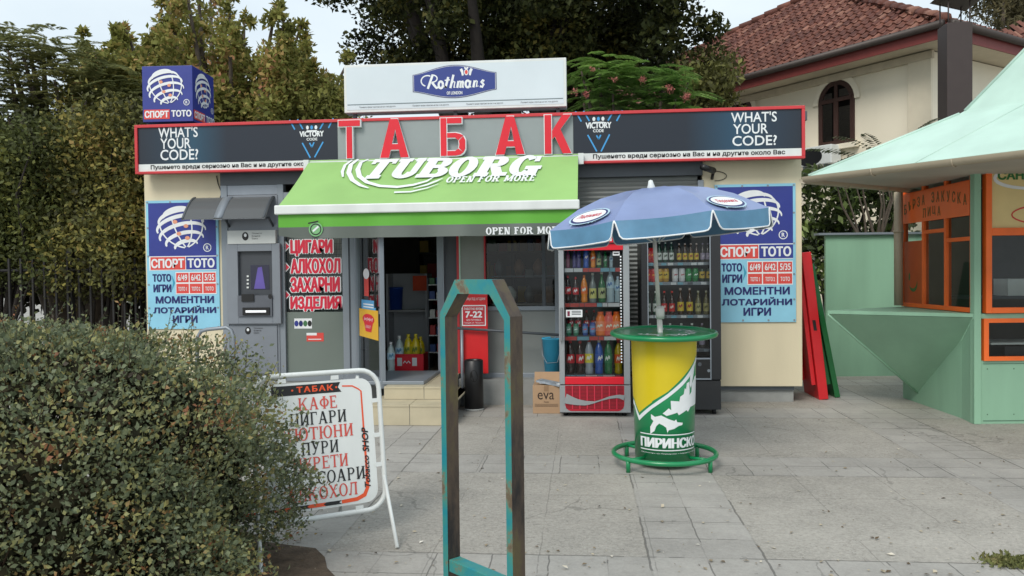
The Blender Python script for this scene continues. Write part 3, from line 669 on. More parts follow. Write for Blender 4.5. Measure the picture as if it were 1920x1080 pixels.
# ================================================================== shop sign along the roof edge
YS = -.22
sg = thing('shop_sign', 'long red framed dark sign with big red ТАБАК letters along the roof edge', 'sign', (P(880, 260, YS).x, YS, P(880, 320, YS).z))
SM = plane(YS)
sx0, sx1 = on(254, 280, SM)[0], on(1509, 250, SM)[0]
sz1 = (on(252, 235, SM)[1]+on(1508, 198, SM)[1])/2; sz0 = (on(258, 326, SM)[1]+on(1510, 298, SM)[1])/2
ca, cb = on(633, 260, SM)[0], on(1075, 250, SM)[0]
zst = (on(440, 305, SM)[1]+on(1290, 282, SM)[1])/2
b = MB(); b.box(sx0+.02, sx1-.02, YS+.012, -.065, sz0+.012, sz1-.012, M_alud); b.build('casing', sg)
b = MB(); fw = .035
b.box(sx0, sx1, YS-.02, YS+.06, sz1-fw, sz1, M_redf); b.box(sx0, sx1, YS-.02, YS+.06, sz0, sz0+fw*.8, M_redf)
for x in (sx0, sx1-fw): b.box(x, x+fw, YS-.02, YS+.06, sz0+fw*.8, sz1-fw, M_redf)
b.build('red_frame', sg, bevel=.004)
def banner_mat():
    m = bpy.data.materials.new('banner_print'); m.use_nodes = True; t = m.node_tree; bb = t.nodes['Principled BSDF']; K = t.links.new
    c = t.nodes.new('ShaderNodeTexCoord'); r = t.nodes.new('ShaderNodeValToRGB'); sp = t.nodes.new('ShaderNodeSeparateXYZ'); K(c.outputs['Generated'], sp.inputs[0])
    e = r.color_ramp.elements; e[0].position = 0; e[0].color = S(24, 32, 44); e[1].position = 1; e[1].color = S(22, 30, 43)
    x = e.new(.12); x.color = S(26, 44, 60); x = e.new(.28); x.color = S(30, 70, 92); x = e.new(.45); x.color = S(22, 32, 46)
    K(sp.outputs['X'], r.inputs['Fac']); K(r.outputs['Color'], bb.inputs['Base Color']); bb.inputs['Roughness'].default_value = .35
    return m
def banner_mat_r():
    m = banner_mat(); m.name = 'banner_print_mirrored'
    for i, p_ in enumerate((0, .5, .72, .86, 1)):
        el = m.node_tree.nodes['Color Ramp'].color_ramp.elements[i]; el.position = p_; el.color = (S(20, 29, 42), S(22, 31, 44), S(30, 68, 92), S(28, 46, 64), S(26, 34, 46))[i]
    return m
M_cy = mat('cyan_print', S(60, 150, 210), .5, var=0)
def banner(x0, x1, mt, texts, vic, code, lines, warn, wr, crown):
    b = MB(); b.quad(x0, x1, zst, sz1-fw, YS, mt); b.build('banner', sg)
    b = MB()
    y = YS-.003
    for s, a, c, d, e in texts: b.text(s, *rect(a, c, d, e, SM), y, M_print, bold=.012)
    b.text('VICTORY', *rect(*vic, SM), y, M_print, bold=.05); b.text('CODE', *rect(*code, SM), y, M_print, bold=.03)
    for l in lines: b.line(on(*l[0], SM), on(*l[1], SM), .016, y, M_cy)
    cx, cz = on(*crown, SM); 
    for i in range(3): b.poly(disc(cx-.05+.05*i, cz, .017, .024, 8), y, M_cy if i == 1 else M_print)
    b.line((cx-.06, cz-.04), (cx+.06, cz-.04), .016, y, M_print)
    b.build('slogan', sg)
    b = MB(); b.quad(x0, x1, sz0+fw*.8, zst, YS-.001, M_white); X = rect(*wr, SM); b.text(warn, X[0], X[1], sz0+fw*.8+.012, zst-.012, YS-.004, M_bprint, bold=.025); b.build('warning_strip', sg)
banner(sx0+fw, ca, banner_mat(), (("WHAT'S", 297, 238, 371, 258), ('YOUR', 301, 259, 358, 279), ('CODE?', 301, 280, 372, 300)), (562, 246, 607, 256), (575, 258.5, 595, 263.5),
       [((543, 225), (553, 243)), ((558, 224), (568, 242)), ((610, 224), (600, 242)), ((625, 222), (616, 240)), ((567, 268), (582, 296)), ((606, 266), (590, 295)), ((580.5, 268), (585, 276)), ((589, 267), (585, 276))],
       'Пушенето вреди сериозно на Вас и на другите около', (283, 305, 584, 321), (584.5, 239))
banner(cb, sx1-fw, banner_mat_r(), (("WHAT'S", 1370.5, 209.5, 1456.5, 229), ('YOUR', 1374.5, 232, 1440, 251), ('CODE?', 1373, 254, 1456.5, 273)), (1098.5, 229.5, 1146, 240.5), (1112, 242.5, 1132, 248),
       [((1079, 209), (1090, 228)), ((1094, 208), (1105, 227)), ((1151, 208), (1140, 226)), ((1167, 207), (1156, 227)), ((1102, 253), (1119, 284)), ((1143, 252), (1127, 284)), ((1118.5, 254), (1122.5, 261)), ((1126.5, 253), (1122.5, 261))],
       'Пушенето вреди сериозно на Вас и на другите около Вас', (1112, 285, 1472, 299), (1122, 223))
b = MB(); b.quad(ca+.002, cb-.002, sz0+fw*.8+.001, sz1-fw, YS-.002, mat('sign_grey', S(142, 150, 150), .4, .1, var=.04)); b.build('centre_panel', sg)
# the five built-up letters: strokes of (x,z) polygons in a unit box
LET = {'Т': [[(0, 1), (0, .83), (1, .83), (1, 1)], [(.36, .83), (.36, 0), (.64, 0), (.64, .83)]],
       'А': [[(.37, 1), (.63, 1), (.30, 0), (0, 0)], [(.5, .86), (.63, 1), (1, 0), (.72, 0)], [(.24, .36), (.24, .2), (.77, .2), (.77, .36)]],
       'Б': [[(0, 0), (.26, 0), (.26, 1), (0, 1)], [(.26, .84), (.86, .84), (.86, 1), (.26, 1)], [(.26, .47), (.26, .61), (.62, .61), (.80, .58), (.92, .52), (.72, .40), (.6, .47)],
             [(.92, .52), (1, .42), (1, .18), (.92, .08), (.72, .20), (.74, .30), (.72, .40)], [(.92, .08), (.80, .02), (.62, 0), (.26, 0), (.26, .14), (.6, .14), (.72, .20)]],
       'К': [[(0, 0), (.27, 0), (.27, 1), (0, 1)], [(.27, .36), (.27, .58), (.68, 1), (1, 1), (.46, .5)], [(.40, .58), (.56, .66), (1, 0), (.68, 0), (.34, .5)]]}
M_side = mat('letter_side', S(150, 140, 138), .5, .2)
for ch, x0, y0, x1, y1 in (('Т', 634.5, 225, 676, 297.5), ('А', 712, 222.5, 766.5, 296), ('Б', 825.5, 220.5, 873, 292.5), ('А', 928.5, 217.5, 984, 290), ('К', 1020.5, 214.5, 1072, 288.5)):
    X = rect(x0, y0, x1, y1, plane(YS-.07)); b = MB(); k = lambda p, e=0: (X[0]+p[0]*(X[1]-X[0]), X[2]+p[1]*(X[3]-X[2]))
    for i, pl in enumerate(LET[ch]):
        pp = [k(p) for p in pl]; cx = sum(p[0] for p in pp)/len(pp); cz = sum(p[1] for p in pp)/len(pp)
        gr = lambda p, d: (p[0]+(d if p[0] > cx else -d), p[1]+(d if p[1] > cz else -d))
        b.prism([gr(p, .005) for p in pp], YS-.07-.0004*i, YS-.012-.0003*i, M_print)
        b.prism([gr(p, -.004) for p in pp], YS-.076-.0004*i, YS-.0721-.0004*i, M_red)
        b.prism([gr(p, .001) for p in pp], YS-.011-.0003*i, YS-.003-.0003*i, M_side)
    b.build('letter', sg)
# ------------------------------------------------------------------ white lightbox on the roof
YR = -.16
lb = thing('lightbox_sign', 'white rectangular lightbox with a dark blue oval badge on the roof', 'sign', (P(853, 205, YR).x, YR+.1, P(853, 205, YR).z))
RMx = plane(YR); X = (on(645, 165, RMx)[0], on(1062, 155, RMx)[0], (on(650, 212, RMx)[1]+on(1060, 199, RMx)[1])/2, (on(645, 122, RMx)[1]+on(1062, 108, RMx)[1])/2)
b = MB(); b.box(X[0], X[1], YR, YR+.2, X[2], X[3], M_white); b.build('case', lb, bevel=.006)
b = MB(); b.quad(X[0]+.03, X[1]-.03, X[2]+.03, X[3]-.03, YR-.003, mat('acrylic_white', S(206, 216, 222), .3, var=.07, scale=1.5)); b.build('face', lb)
b = MB(); y = YR-.006; x0, x1, z0, z1 = rect(774, 122, 931, 184, RMx); h = z1-z0; wd = x1-x0
def badge(i): 
    top = [(x0+wd*t, z1-h*.26+(h*.26)*(max(0, math.sin(PI*min(1, max(0, (t-.0)/1.0))))**1.4)) for t in [j/24 for j in range(25)]]
    bot = [(x1-wd*t, z0+h*.22-(h*.22)*(math.sin(PI*t)**1.4)) for t in [j/24 for j in range(25)]]
    cx, cz = (x0+x1)/2, (z0+z1)/2
    return [(cx+(p[0]-cx)*(1-i), cz+(p[1]-cz)*(1-i*2.2)) for p in top+bot]
b.poly(badge(0), y, M_navy); b.poly(badge(.02), y-.001, M_print); b.poly(badge(.03), y-.002, mat('badge_blue', S(36, 56, 130), .4, var=.05))
rx = rect(790, 139, 913, 166, RMx)
# brush script word, letter strokes in a 0..10 x 0..2 box
def scr(pts, wd, dy=0): b.ribbon([(rx[0]+(rx[1]-rx[0])*u/10, rx[2]+(rx[3]-rx[2])*v/2) for u, v in pts], wd, y-.003-dy, M_print)
def arc(cx, cy, ax, ay, a0, a1, n=12): return [(cx+ax*math.cos(math.radians(a0+(a1-a0)*i/n)), cy+ay*math.sin(math.radians(a0+(a1-a0)*i/n))) for i in range(n+1)]
tk, tn = .026, .014
scr([(1.0, .05), (1.3, .8), (1.75, 1.9)], tk); scr(arc(.95, 1.15, .95, .75, 60, 250), tn, .0003); scr(arc(1.7, 1.45, .75, .5, 100, -95), tn, .0006); scr([(1.65, .95), (2.0, .5), (2.35, .12), (2.6, .25)], tk, .0009)
scr(arc(3.0, .55, .33, .48, 0, 360), tk, .0003); scr([(3.6, .35), (3.75, .15), (3.7, .1), (4.15, 1.6)], tk, .0003); scr([(3.6, 1.15), (4.4, 1.2)], tn, .0006)
scr([(4.45, .05), (4.95, 1.9)], tk, .0003); scr([(4.6, .55), (4.95, 1.0), (5.15, .9), (5.0, .1), (5.2, .15)], tn, .0006)
for o in (5.5, 5.95): scr([(o, .05), (o+.2, 1.0)], tk, .0003); scr([(o+.1, .6), (o+.4, 1.0), (o+.52, .9)], tn, .0006)
scr([(6.4, .9), (6.25, .15), (6.5, .15)], tk, .0003); scr(arc(7.1, .55, .33, .47, 40, 330), tk, .0003); scr([(7.5, 1.0), (7.35, .1), (7.6, .2)], tk, .0006)
scr([(7.95, .05), (8.15, 1.0)], tk, .0003); scr([(8.05, .6), (8.4, 1.0), (8.55, .9), (8.4, .1), (8.7, .25)], tn, .0006)
scr([(9.6, .85), (9.35, 1.0), (9.15, .8), (9.5, .4), (9.3, .08), (8.95, .2)], tk, .0003)
b.text('OF LONDON', *rect(838, 171.5, 867, 177.5, RMx), y-.004, M_print, bold=.03)
cx, cz = on(874.5, 135.5, RMx)
b.poly(disc(cx, cz, .026, .036, 10), y-.0035, M_print); b.poly(disc(cx, cz, .017, .025, 10), y-.004, M_redp)
for s in (-1, 1):
    b.poly([(cx+s*.03, cz-.035), (cx+s*.05, cz-.04), (cx+s*.06, cz), (cx+s*.075, cz+.03), (cx+s*.05, cz+.045), (cx+s*.035, cz+.02)], y-.0036, M_print)
b.poly([(cx-.02, cz+.036), (cx+.02, cz+.036), (cx+.025, cz+.06), (cx, cz+.05), (cx-.025, cz+.06)], y-.0036, M_print)
b.quad(X[0]+.04, X[1]-.04, X[2]+.085, X[2]+.094, y, mat('grey_print', S(110, 124, 130), .5, var=0))
for i in range(4): u = X[0]+.18+i*.62; b.text('Пушенето вреди сериозно на вас и на другите', u, u+.42, X[2]+.045, X[2]+.068, y, M_alud)
b.build('print', lb)
for x in (X[0]+.1, (X[0]+X[1])/2, X[1]-.1): b = MB(); b.box(x-.02, x+.02, YR+.08, YR+.12, ZT+.1, X[2], M_alud); b.build('bracket', lb)
# ------------------------------------------------------------------ globe emblem used on the lottery prints
def globe(b, cx, cz, rx, rz, y, m, m2=None):
    ax, rl = math.radians(28), math.radians(14)
    def pr(p):
        x, yv, z = p; z, yv = z*math.cos(ax)-yv*math.sin(ax), z*math.sin(ax)+yv*math.cos(ax)
        x, z = x*math.cos(rl)+z*math.sin(rl)*-1, x*math.sin(rl)+z*math.cos(rl); return x, yv, z
    j = 0
    for la in (-62, -38, -14, 10, 34, 56):
        pts = []; ws = []
        for i in range(31):
            lo = math.radians(-100+200*i/30); c = math.cos(math.radians(la))
            q = pr((math.sin(lo)*c, -math.cos(lo)*c, math.sin(math.radians(la)))); pts.append((cx+q[0]*rx, cz+q[2]*rz)); ws.append(rx*(.035+.12*math.sin(PI*min(1, .08+i/33))**1.0))
        b.ribbon(pts, ws, y-.0002*j, m); j += 1
    for lo in (-55, -15, 30, 68):
        pts = []
        for i in range(21):
            la = math.radians(-85+(90 if lo != 68 else 150)*i/20); l = math.radians(lo); c = math.cos(la); q = pr((math.sin(l)*c, -math.cos(l)*c, math.sin(la))); pts.append((cx+q[0]*rx, cz+q[2]*rz))
        b.ribbon(pts, rx*.055, y-.0002*j, m); j += 1
    if m2:
        for u, v in ((-.25, .35), (.2, .15), (-.1, -.2), (.25, -.4)): b.poly(disc(cx+u*rx, cz+v*rz, rx*.1, rz*.09, 10), y-.0002*j, m2); j += 1
def regmark(b, cx, cz, r, y, m):
    b.ribbon([(cx+r*math.cos(i*PI/8), cz+r*math.sin(i*PI/8)) for i in range(17)], r*.22, y, m); b.text('R', cx-r*.35, cx+r*.4, cz-r*.5, cz+r*.5, y, m, bold=.03)
M_ball = mat('ball_print', S(220, 150, 120), .5, var=0)
# lottery cube on the roof
yc = -.12; c0 = P(362, 224, yc); s_ = c0.x-P(270, 224, yc).x; hc = P(362, 122, yc).z-P(362, 227, yc).z
cu = thing('lottery_cube', 'blue cube with a white globe emblem standing on the roof corner', 'advertising cube', M=Matrix.Translation((c0.x, yc, c0.z-.02)) @ Matrix.Rotation(math.radians(2.5), 4, 'Z'))
CM = MW[cu]; zb = 0; zt = hc
b = MB(CM); b.box(-s_, 0, 0, s_, zb, zt, M_blue); b.build('case', cu, bevel=.005)
for nm, FM in (('front', CM @ Matrix.Translation((-s_, -.003, 0))), ('side', CM @ Matrix.Translation((.003, 0, 0)) @ Matrix.Rotation(PI/2, 4, 'Z'))):
    b = MB(FM); globe(b, s_*.47, hc*.60, s_*.36, hc*.32, -.002, M_print, M_ball); regmark(b, s_*.88, hc*.34, s_*.055, -.002, M_print)
    b.quad(s_*.03, s_*.54, hc*.05, hc*.22, -.001, M_redp); b.text('СПОРТ', s_*.05, s_*.52, hc*.075, hc*.195, -.004, M_print, bold=.05); b.text('ТОТО', s_*.58, s_*.97, hc*.085, hc*.20, -.004, M_print, bold=.05); b.build('print', cu)
b = MB(CM); b.box(-s_*.8, -s_*.2, s_*.2, s_*.8, -(c0.z-.02-ZT-.1), -.001, M_alud); b.build('stand', cu)
# posters
def poster(x0, x1, z0, z1, label):
    w_, h_ = x1-x0, z1-z0; X = lambda u: x0+u*w_; Z = lambda v: z1-v*h_
    t = thing('lottery_poster', label, 'poster', ((x0+x1)/2, -.02, z0), group='lottery posters on the kiosk wall')
    b = MB(); y = -.018
    b.mesh([(x0-.03, y, z0-.03), (x1+.03, y, z0-.03), (x1+.03, y, z1+.03), (x0-.03, y, z1+.03), (x0-.03, -.004, z0-.03), (x1+.03, -.004, z0-.03), (x1+.03, -.004, z1+.03), (x0-.03, -.004, z1+.03)], [(0, 1, 2, 3), (0, 4, 5, 1), (1, 5, 6, 2), (2, 6, 7, 3), (3, 7, 4, 0)], M_sky)
    b.quad(X(0), X(1), Z(.43), Z(0), y-.002, M_blue); globe(b, X(.49), Z(.215), w_*.36, h_*.175, y-.004, M_print, M_ball); regmark(b, X(.87), Z(.365), w_*.055, y-.004, M_print)
    b.quad(X(0), X(1), Z(.545), Z(.43), y-.0025, M_print); b.quad(X(.02), X(.54), Z(.54), Z(.437), y-.003, M_redp); b.quad(X(.55), X(1), Z(.54), Z(.437), y-.003, M_blue)
    b.text('СПОРТ', X(.035), X(.52), Z(.525), Z(.452), y-.005, M_print, bold=.045); b.text('ТОТО', X(.58), X(.97), Z(.525), Z(.452), y-.005, M_print, bold=.045)
    for s, u0, u1, v0, v1 in (('ТОТО', .05, .32, .575, .635), ('ИГРИ', .06, .32, .66, .72), ('МОМЕНТНИ', .09, .95, .755, .812), ('ЛОТАРИЙНИ', .05, .98, .833, .892), ('ИГРИ', .34, .70, .912, .97)):
        b.text(s, X(u0), X(u1), Z(v1), Z(v0), y-.003, M_navy, bold=.05)
    b.poly([(X(.33), Z(.58)), (X(.38), Z(.645)), (X(.33), Z(.71)), (X(.35), Z(.645))], y-.003, mat('teal_print', S(50, 150, 180), .5, var=0))
    b.quad(X(.39), X(.995), Z(.74), Z(.56), y-.003, M_print)
    for i, (s, s2) in enumerate((('6/49', 'ТОТО 1'), ('6/42', 'ТОТО 2'), ('5/35', 'ТОТО'))):
        u0, u1 = .40+.2*i, .585+.2*i
        b.quad(X(u0), X(u1), Z(.643), Z(.567), y-.004, M_redp); b.text(s, X(u0+.025), X(u1-.02), Z(.63), Z(.58), y-.006, M_print, bold=.02)
        b.quad(X(u0), X(u1), Z(.732), Z(.655), y-.004, M_redp); b.text(s2, X(u0+.03), X(u1-.03), Z(.712), Z(.68), y-.006, M_print, bold=.02)
    b.build('sheet', t)
    b = MB()
    for u in (-.012, .33, .67, 1.012):
        for v in (-.006, 1.006): b.poly(disc(X(u), Z(v), .012, .012, 8), y-.004, M_alu)
    for v in (.2, .43, .66, .85):
        for u in (-.012, 1.012): b.poly(disc(X(u), Z(v), .012, .012, 8), y-.004, M_alu)
    b.build('eyelet', t)
X = rect(280, 380, 406, 612, plane(-.018)); poster(X[0], X[1], X[2], X[3], 'blue lottery poster beside the cash machine, partly behind the hedge')
X = rect(1346, 350, 1487, 599, plane(-.018)); poster(X[0], X[1], X[2], X[3], 'blue lottery poster on the cream wall behind the parasol edge')
# security camera
sc_ = thing('security_camera', 'dark security camera with a looped cable under the sign', 'camera', (P(1330, 320, -.1).x, 0, P(1330, 320, -.1).z))
b = MB(); a = P(1317, 313, -.3); c = P(1338, 320, -.12); b.tube([a, c], .035, M_black, n=10); b.build('body', sc_)
b = MB(); d = P(1335, 335, -.02); b.tube([c, d+Vector((0, -.04, .03)), d], .018, M_black); b.build('mount', sc_)
b = MB(); b.tube([P(1340+14*math.sin(t)*1.6, 322-9*math.cos(t)+8, -.012) for t in [i*PI/10 for i in range(11)]], .004, M_black, n=5); b.build('cable', sc_)
# ================================================================== awning
YA = YS-.035
ZA = (on(590, 299, plane(YA))[1]+on(1083, 290, plane(YA))[1])/2
ax0, ax1 = P(581, 299, YA).x, P(1084, 290, YA).x
YF = -1.05
fx0, fx1 = P(521, 388, YF).x, P(1083, 381, YF).x
zf1 = (P(519, 386, YF).z+P(1083, 379, YF).z)/2
aw = thing('awning', 'green sloping shop awning with white lettering above the doorway', 'awning', ((ax0+ax1)/2, -.1, ZA))
M_gf = mat('green_canvas', S(144, 186, 110), .65, var=.12, scale=1.6, bump=.35, bscale=5)
M_gf2 = mat('green_canvas_fringe', S(92, 166, 52), .6, var=.06, scale=2)
M_gr = mat('grey_canvas', S(96, 104, 98), .6, var=.12, scale=1.5)
b = MB(); n = 12
va = []
for i in range(n+1):
    t = i/n; sag = .05*math.sin(PI*t)
    for k in range(25):
        u = k/24; x = (ax0+(ax1-ax0)*u)*(1-t)+(fx0+(fx1-fx0)*u)*t; va.append((x, YA+(YF-YA)*t, ZA+(zf1-ZA)*t-sag*.35-.006*math.sin(u*23+t*4)*t))
b.mesh(va, [(i*25+k, i*25+25+k, i*25+26+k, i*25+k+1) for i in range(n) for k in range(24)], M_gf, True); b.build('fabric', aw)
sl = math.atan2(ZA-zf1, YA-YF)
AM = Matrix.Translation((0, YF, zf1+.004)) @ Matrix.Rotation(-(PI/2-sl), 4, 'X')
b = MB(AM); y = -.004
X = rect(690, 295.5, 1011, 332, AM)
serif_text(b, 'TUBORG', X[0], X[1], X[2], X[3], y, M_print, gap=.05, slant=.22, t=.31, n=.17, e=.07, h=.17)
X = rect(838, 330, 1004, 341, AM); serif_text(b, 'OPEN FOR MORE', X[0], X[1], X[2], X[3], y, M_print, gap=.1, slant=.2, t=.24, n=.14, e=.07, h=.14)
def pxr(pts, w): b.ribbon([on(p[0], p[1], AM) for p in pts], w, y, M_print)
pxr([(691, 299), (677, 305), (671, 318), (674, 331), (688, 342), (712, 349), (745, 351), (775, 347), (800, 340), (814, 332)], [.02, .04, .055, .055, .05, .045, .045, .04, .03, .008])
pxr([(672, 299), (658, 309), (654, 324), (661, 338), (676, 348), (691, 353)], [.03, .05, .055, .05, .04, .015]); pxr([(661, 300), (647, 310), (642, 322), (643, 332)], [.025, .035, .035, .02])
pxr([(775, 353), (800, 347), (818, 340), (831, 334)], [.01, .03, .03, .006]); pxr([(739, 361), (770, 360), (800, 353), (822, 345)], [.03, .025, .02, .006])
b.build('lettering', aw)
b = MB(); b.box(fx0-.02, fx1+.02, YF-.06, YF+.02, P(800, 398, YF).z, zf1+.012, M_white); b.build('front_bar', aw, bevel=.012)
zv0 = P(800, 398, YF).z; zv1 = P(800, 422, YF).z; zv2 = P(800, 444, YF).z
b = MB(); N_ = 40; vs = []
for r_, z in enumerate((zv0, zv1, zv2)):
    for i in range(N_+1):
        u = i/N_; vs.append((fx0+.01+(fx1-fx0-.02)*u, YF-.02+(.025*math.sin(u*29)+.012*math.sin(u*67))*(0, .35, 1)[r_], z+(0.035*max(0, 1-u*14) if r_ == 2 else 0)))
b.mesh(vs, [(i, i+N_+1, i+N_+2, i+1) for i in range(N_)], M_gf2, True); b.mesh(vs, [(i+N_+1, i+2*N_+2, i+2*N_+3, i+N_+2) for i in range(N_)], M_gr, True); b.build('valance', aw)
VM = plane(YF-.05); b = MB(VM)
X = rect(911, 425.5, 1045, 439, VM); serif_text(b, 'OPEN FOR MORE', X[0], X[0]+(X[1]-X[0])*1.10, X[2], X[3], 0, M_print, gap=.09, t=.25, n=.13, e=.07, h=.14)
b.build('valance_print', aw); b = MB(VM); a, c = on(592, 430, VM); b.poly(disc(a, c, .075, .075), 0, mat('emblem_green', S(120, 176, 120), .5)); b.ribbon(disc(a, c, .055, .055)+[(a+.055, c)], .012, -.001, M_bprint); b.line((a-.03, c-.02), (a+.03, c+.03), .02, -.002, M_print)
b.poly([(a-.08, c+.07), (a+.03, c+.09), (a+.03, c+.075), (a-.08, c+.055)], -.003, M_bprint); b.build('emblem', aw)
for x in (ax0+.25, ax1-.25):
    b = MB(); b.tube([(x, YA-.02, ZA-.12), (x+.02, -.55, (ZA+zf1)/2-.16), (x, YF, zf1-.05)], .022, M_white); b.build('arm', aw)
b = MB(); b.tube([(ax0, YA-.01, ZA-.042), (ax1, YA-.01, ZA-.042)], .03, M_white, n=12); [b.box(x-.02, x+.04, YA-.05, YA+.01, ZA-.12, ZA-.0, M_white) for x in (ax0-.04, ax1+.02)]; b.build('roller', aw)
# ================================================================== bottles and cans
SH = {'soda': ([(.0, 0), (.34, .0), (.40, .03), (.40, .14), (.35, .22), (.40, .30), (.40, .62), (.37, .70), (.26, .80), (.15, .88), (.13, .93)], (.32, .58), .30),
      'beer': ([(.0, 0), (.38, 0), (.40, .02), (.40, .56), (.34, .64), (.17, .76), (.14, .95)], (.14, .48), .30),
      'water': ([(0, 0), (.38, 0), (.40, .03), (.37, .2), (.40, .26), (.37, .4), (.40, .5), (.40, .68), (.28, .82), (.14, .9), (.13, .94)], (.45, .66), .32),
      'can': ([(0, 0), (.34, 0), (.40, .05), (.40, .90), (.33, .98), (.30, .985), (.30, .97), (0, .97)], (.25, .75), .55),
      'jar': ([(0, 0), (.40, 0), (.42, .05), (.42, .72), (.30, .84), (.24, .9)], (.2, .6), .5)}
_protos = {}
def drink(kind, col, lab, capc, name):
    k = (kind, col, lab, capc)
    if k in _protos: return k
    prof, (l0, l1), asp = SH[kind]
    t = thing(name, '-', 'drink'); 
    mb_ = mat('drink_'+str(len(_protos)), S(*col, 1.45), .18, var=0, coat=.5)  # body, cap and label colours brightened to stand in for light inside the coolers
    b = MB(); b.lathe([(r*asp, z) for r, z in prof], (0, 0, 0), mb_, n=14); b.build('body', t)
    if kind != 'can':
        b = MB(); r = prof[-1][0]*asp+.006; zt_ = prof[-1][1]; b.lathe([(r, zt_-.03), (r, 1.0), (0, 1.0)], (0, 0, 0), mat('cap_'+str(len(_protos)), S(*capc, 1.3), .4, var=0), n=10); b.build('cap', t)
    if lab:
        b = MB(); rr = lambda z: np.interp(z, [p[1] for p in prof[1:]], [p[0] for p in prof[1:]])*asp+.004
        zs = [l0+(l1-l0)*i/3 for i in range(4)]; n = 14
        vs = [(rr(z)*math.cos(2*PI*j/n), rr(z)*math.sin(2*PI*j/n), z) for z in zs for j in range(n)]
        b.mesh(vs, [(i*n+j, i*n+(j+1) % n, (i+1)*n+(j+1) % n, (i+1)*n+j) for i in range(3) for j in range(n)], mat('label_'+str(len(_protos)), S(*lab[0], 1.35), .5, var=0), True)
        lm = mat('labelmark_'+str(len(_protos)), S(*lab[1], 1.3), .5, var=0); zc = (l0+l1)/2
        def surf(a, z): r = rr(z)+.004; return (r*math.sin(a), -r*math.cos(a), z)
        pts = [(-.55, -.05), (-.25, .05), (.05, -.02), (.3, .07), (.6, .03)]
        b.mesh([surf(a, zc+q*.8-.045) for a, q in pts]+[surf(a, zc+q*.8+.045) for a, q in pts], [(i, i+1, i+6, i+5) for i in range(4)], lm, True)
        b.build('label', t)
    _protos[k] = [t, False]
    return k
ORD = ('nearest', 'second from', 'third from', 'fourth from', 'fifth from', 'sixth from')
CODES = {'cola': ('soda', (34, 14, 12), ((196, 30, 44), (240, 230, 230)), (180, 30, 40), 'dark cola bottle with red label'),
  'orange': ('soda', (222, 130, 30), ((230, 110, 30), (240, 240, 230)), (230, 120, 30), 'orange soda bottle'),
  'lemon': ('soda', (150, 160, 168), ((220, 210, 60), (240, 240, 230)), (170, 40, 40), 'clear soda bottle with yellow label'),
  'bluesoda': ('soda', (36, 84, 170), ((50, 90, 180), (240, 240, 240)), (200, 200, 200), 'blue soda bottle'),
  'green': ('soda', (20, 110, 60), ((24, 120, 70), (220, 230, 220)), (30, 130, 70), 'green soda bottle'),
  'amber': ('soda', (176, 150, 20), ((220, 90, 30), (240, 230, 220)), (160, 40, 40), 'amber soda bottle with orange label'),
  'greenglass': ('beer', (16, 96, 50), ((170, 180, 130), (30, 40, 30)), (200, 200, 190), 'tall green glass bottle'),
  'tonic': ('beer', (110, 120, 118), ((200, 200, 120), (60, 70, 40)), (200, 200, 190), 'pale tonic bottle with yellow label'),
  'water': ('water', (150, 172, 180), ((170, 196, 208), (80, 120, 170)), (180, 200, 220), 'clear water bottle'),
  'smallpink': ('soda', (120, 50, 80), None, (170, 60, 90), 'small pink drink bottle'),
  'smallviolet': ('soda', (70, 64, 120), None, (110, 90, 150), 'small violet drink bottle'),
  'cang': ('can', (60, 130, 100), ((120, 170, 150), (230, 240, 235)), None, 'green drink can'),
  'canb': ('can', (60, 90, 160), ((110, 150, 200), (230, 90, 90)), None, 'blue drink can'),
  'juice': ('jar', (226, 120, 50), ((236, 150, 110), (240, 230, 210)), (220, 100, 40), 'orange juice bottle'),
  'juicer': ('jar', (216, 100, 90), ((226, 120, 90), (240, 230, 210)), (210, 90, 80), 'pink juice bottle'),
  'redcan': ('can', (190, 34, 40), ((200, 40, 40), (230, 160, 60)), None, 'red beer can'),
  'ycan': ('can', (170, 130, 50), ((200, 170, 60), (60, 40, 20)), None, 'dark yellow beer can'),
  'wcan': ('can', (196, 196, 198), ((206, 206, 206), (170, 80, 90)), None, 'silver beer can'),
  'gcan': ('can', (30, 120, 60), ((40, 130, 70), (220, 230, 220)), None, 'green beer can'),
  'dcan': ('can', (40, 60, 40), ((190, 160, 60), (40, 40, 30)), None, 'dark can with a yellow badge'),
  'gbeer': ('beer', (20, 60, 44), ((200, 206, 200), (60, 80, 60)), (196, 202, 196), 'green beer bottle'),
  'bbeer': ('beer', (56, 34, 18), ((206, 180, 60), (150, 40, 40)), (220, 200, 190), 'brown beer bottle with yellow label'),
  'rbeer': ('beer', (50, 26, 18), ((190, 40, 40), (230, 200, 190)), (206, 60, 50), 'brown beer bottle with red label'),
  'pbeer': ('beer', (74, 70, 66), ((150, 140, 160), (200, 190, 200)), (150, 140, 160), 'pale beer bottle with lilac label'),
  'clbeer': ('beer', (104, 100, 70), ((170, 164, 110), (90, 90, 50)), (180, 180, 160), 'clear beer bottle with pale label'),
  'oil': ('water', (190, 170, 20), ((170, 160, 30), (90, 110, 40)), (220, 200, 60), 'large yellow green bottle'),
  'bigwater': ('water', (160, 176, 176), ((180, 206, 220), (90, 140, 170)), (220, 220, 220), 'large clear water bottle')}
counts = {}
def stand(code, x, y, z, h, where, group):
    kind, col, lab, capc, desc = CODES[code]
    k = drink(kind, col, lab, capc, 'drink_can' if kind == 'can' else 'bottle'); pr, used = _protos[k]
    o = copy_tree(pr) if used else pr; _protos[k][1] = True
    o.matrix_world = Matrix.Translation((x, y, z)) @ Matrix.Diagonal((h, h, h, 1)) @ Matrix.Rotation(random.uniform(-.3, .3), 4, 'Z')
    counts.setdefault((where, code), []).append((x, o)); setp(o, None, 'can' if kind == 'can' else 'bottle', group)
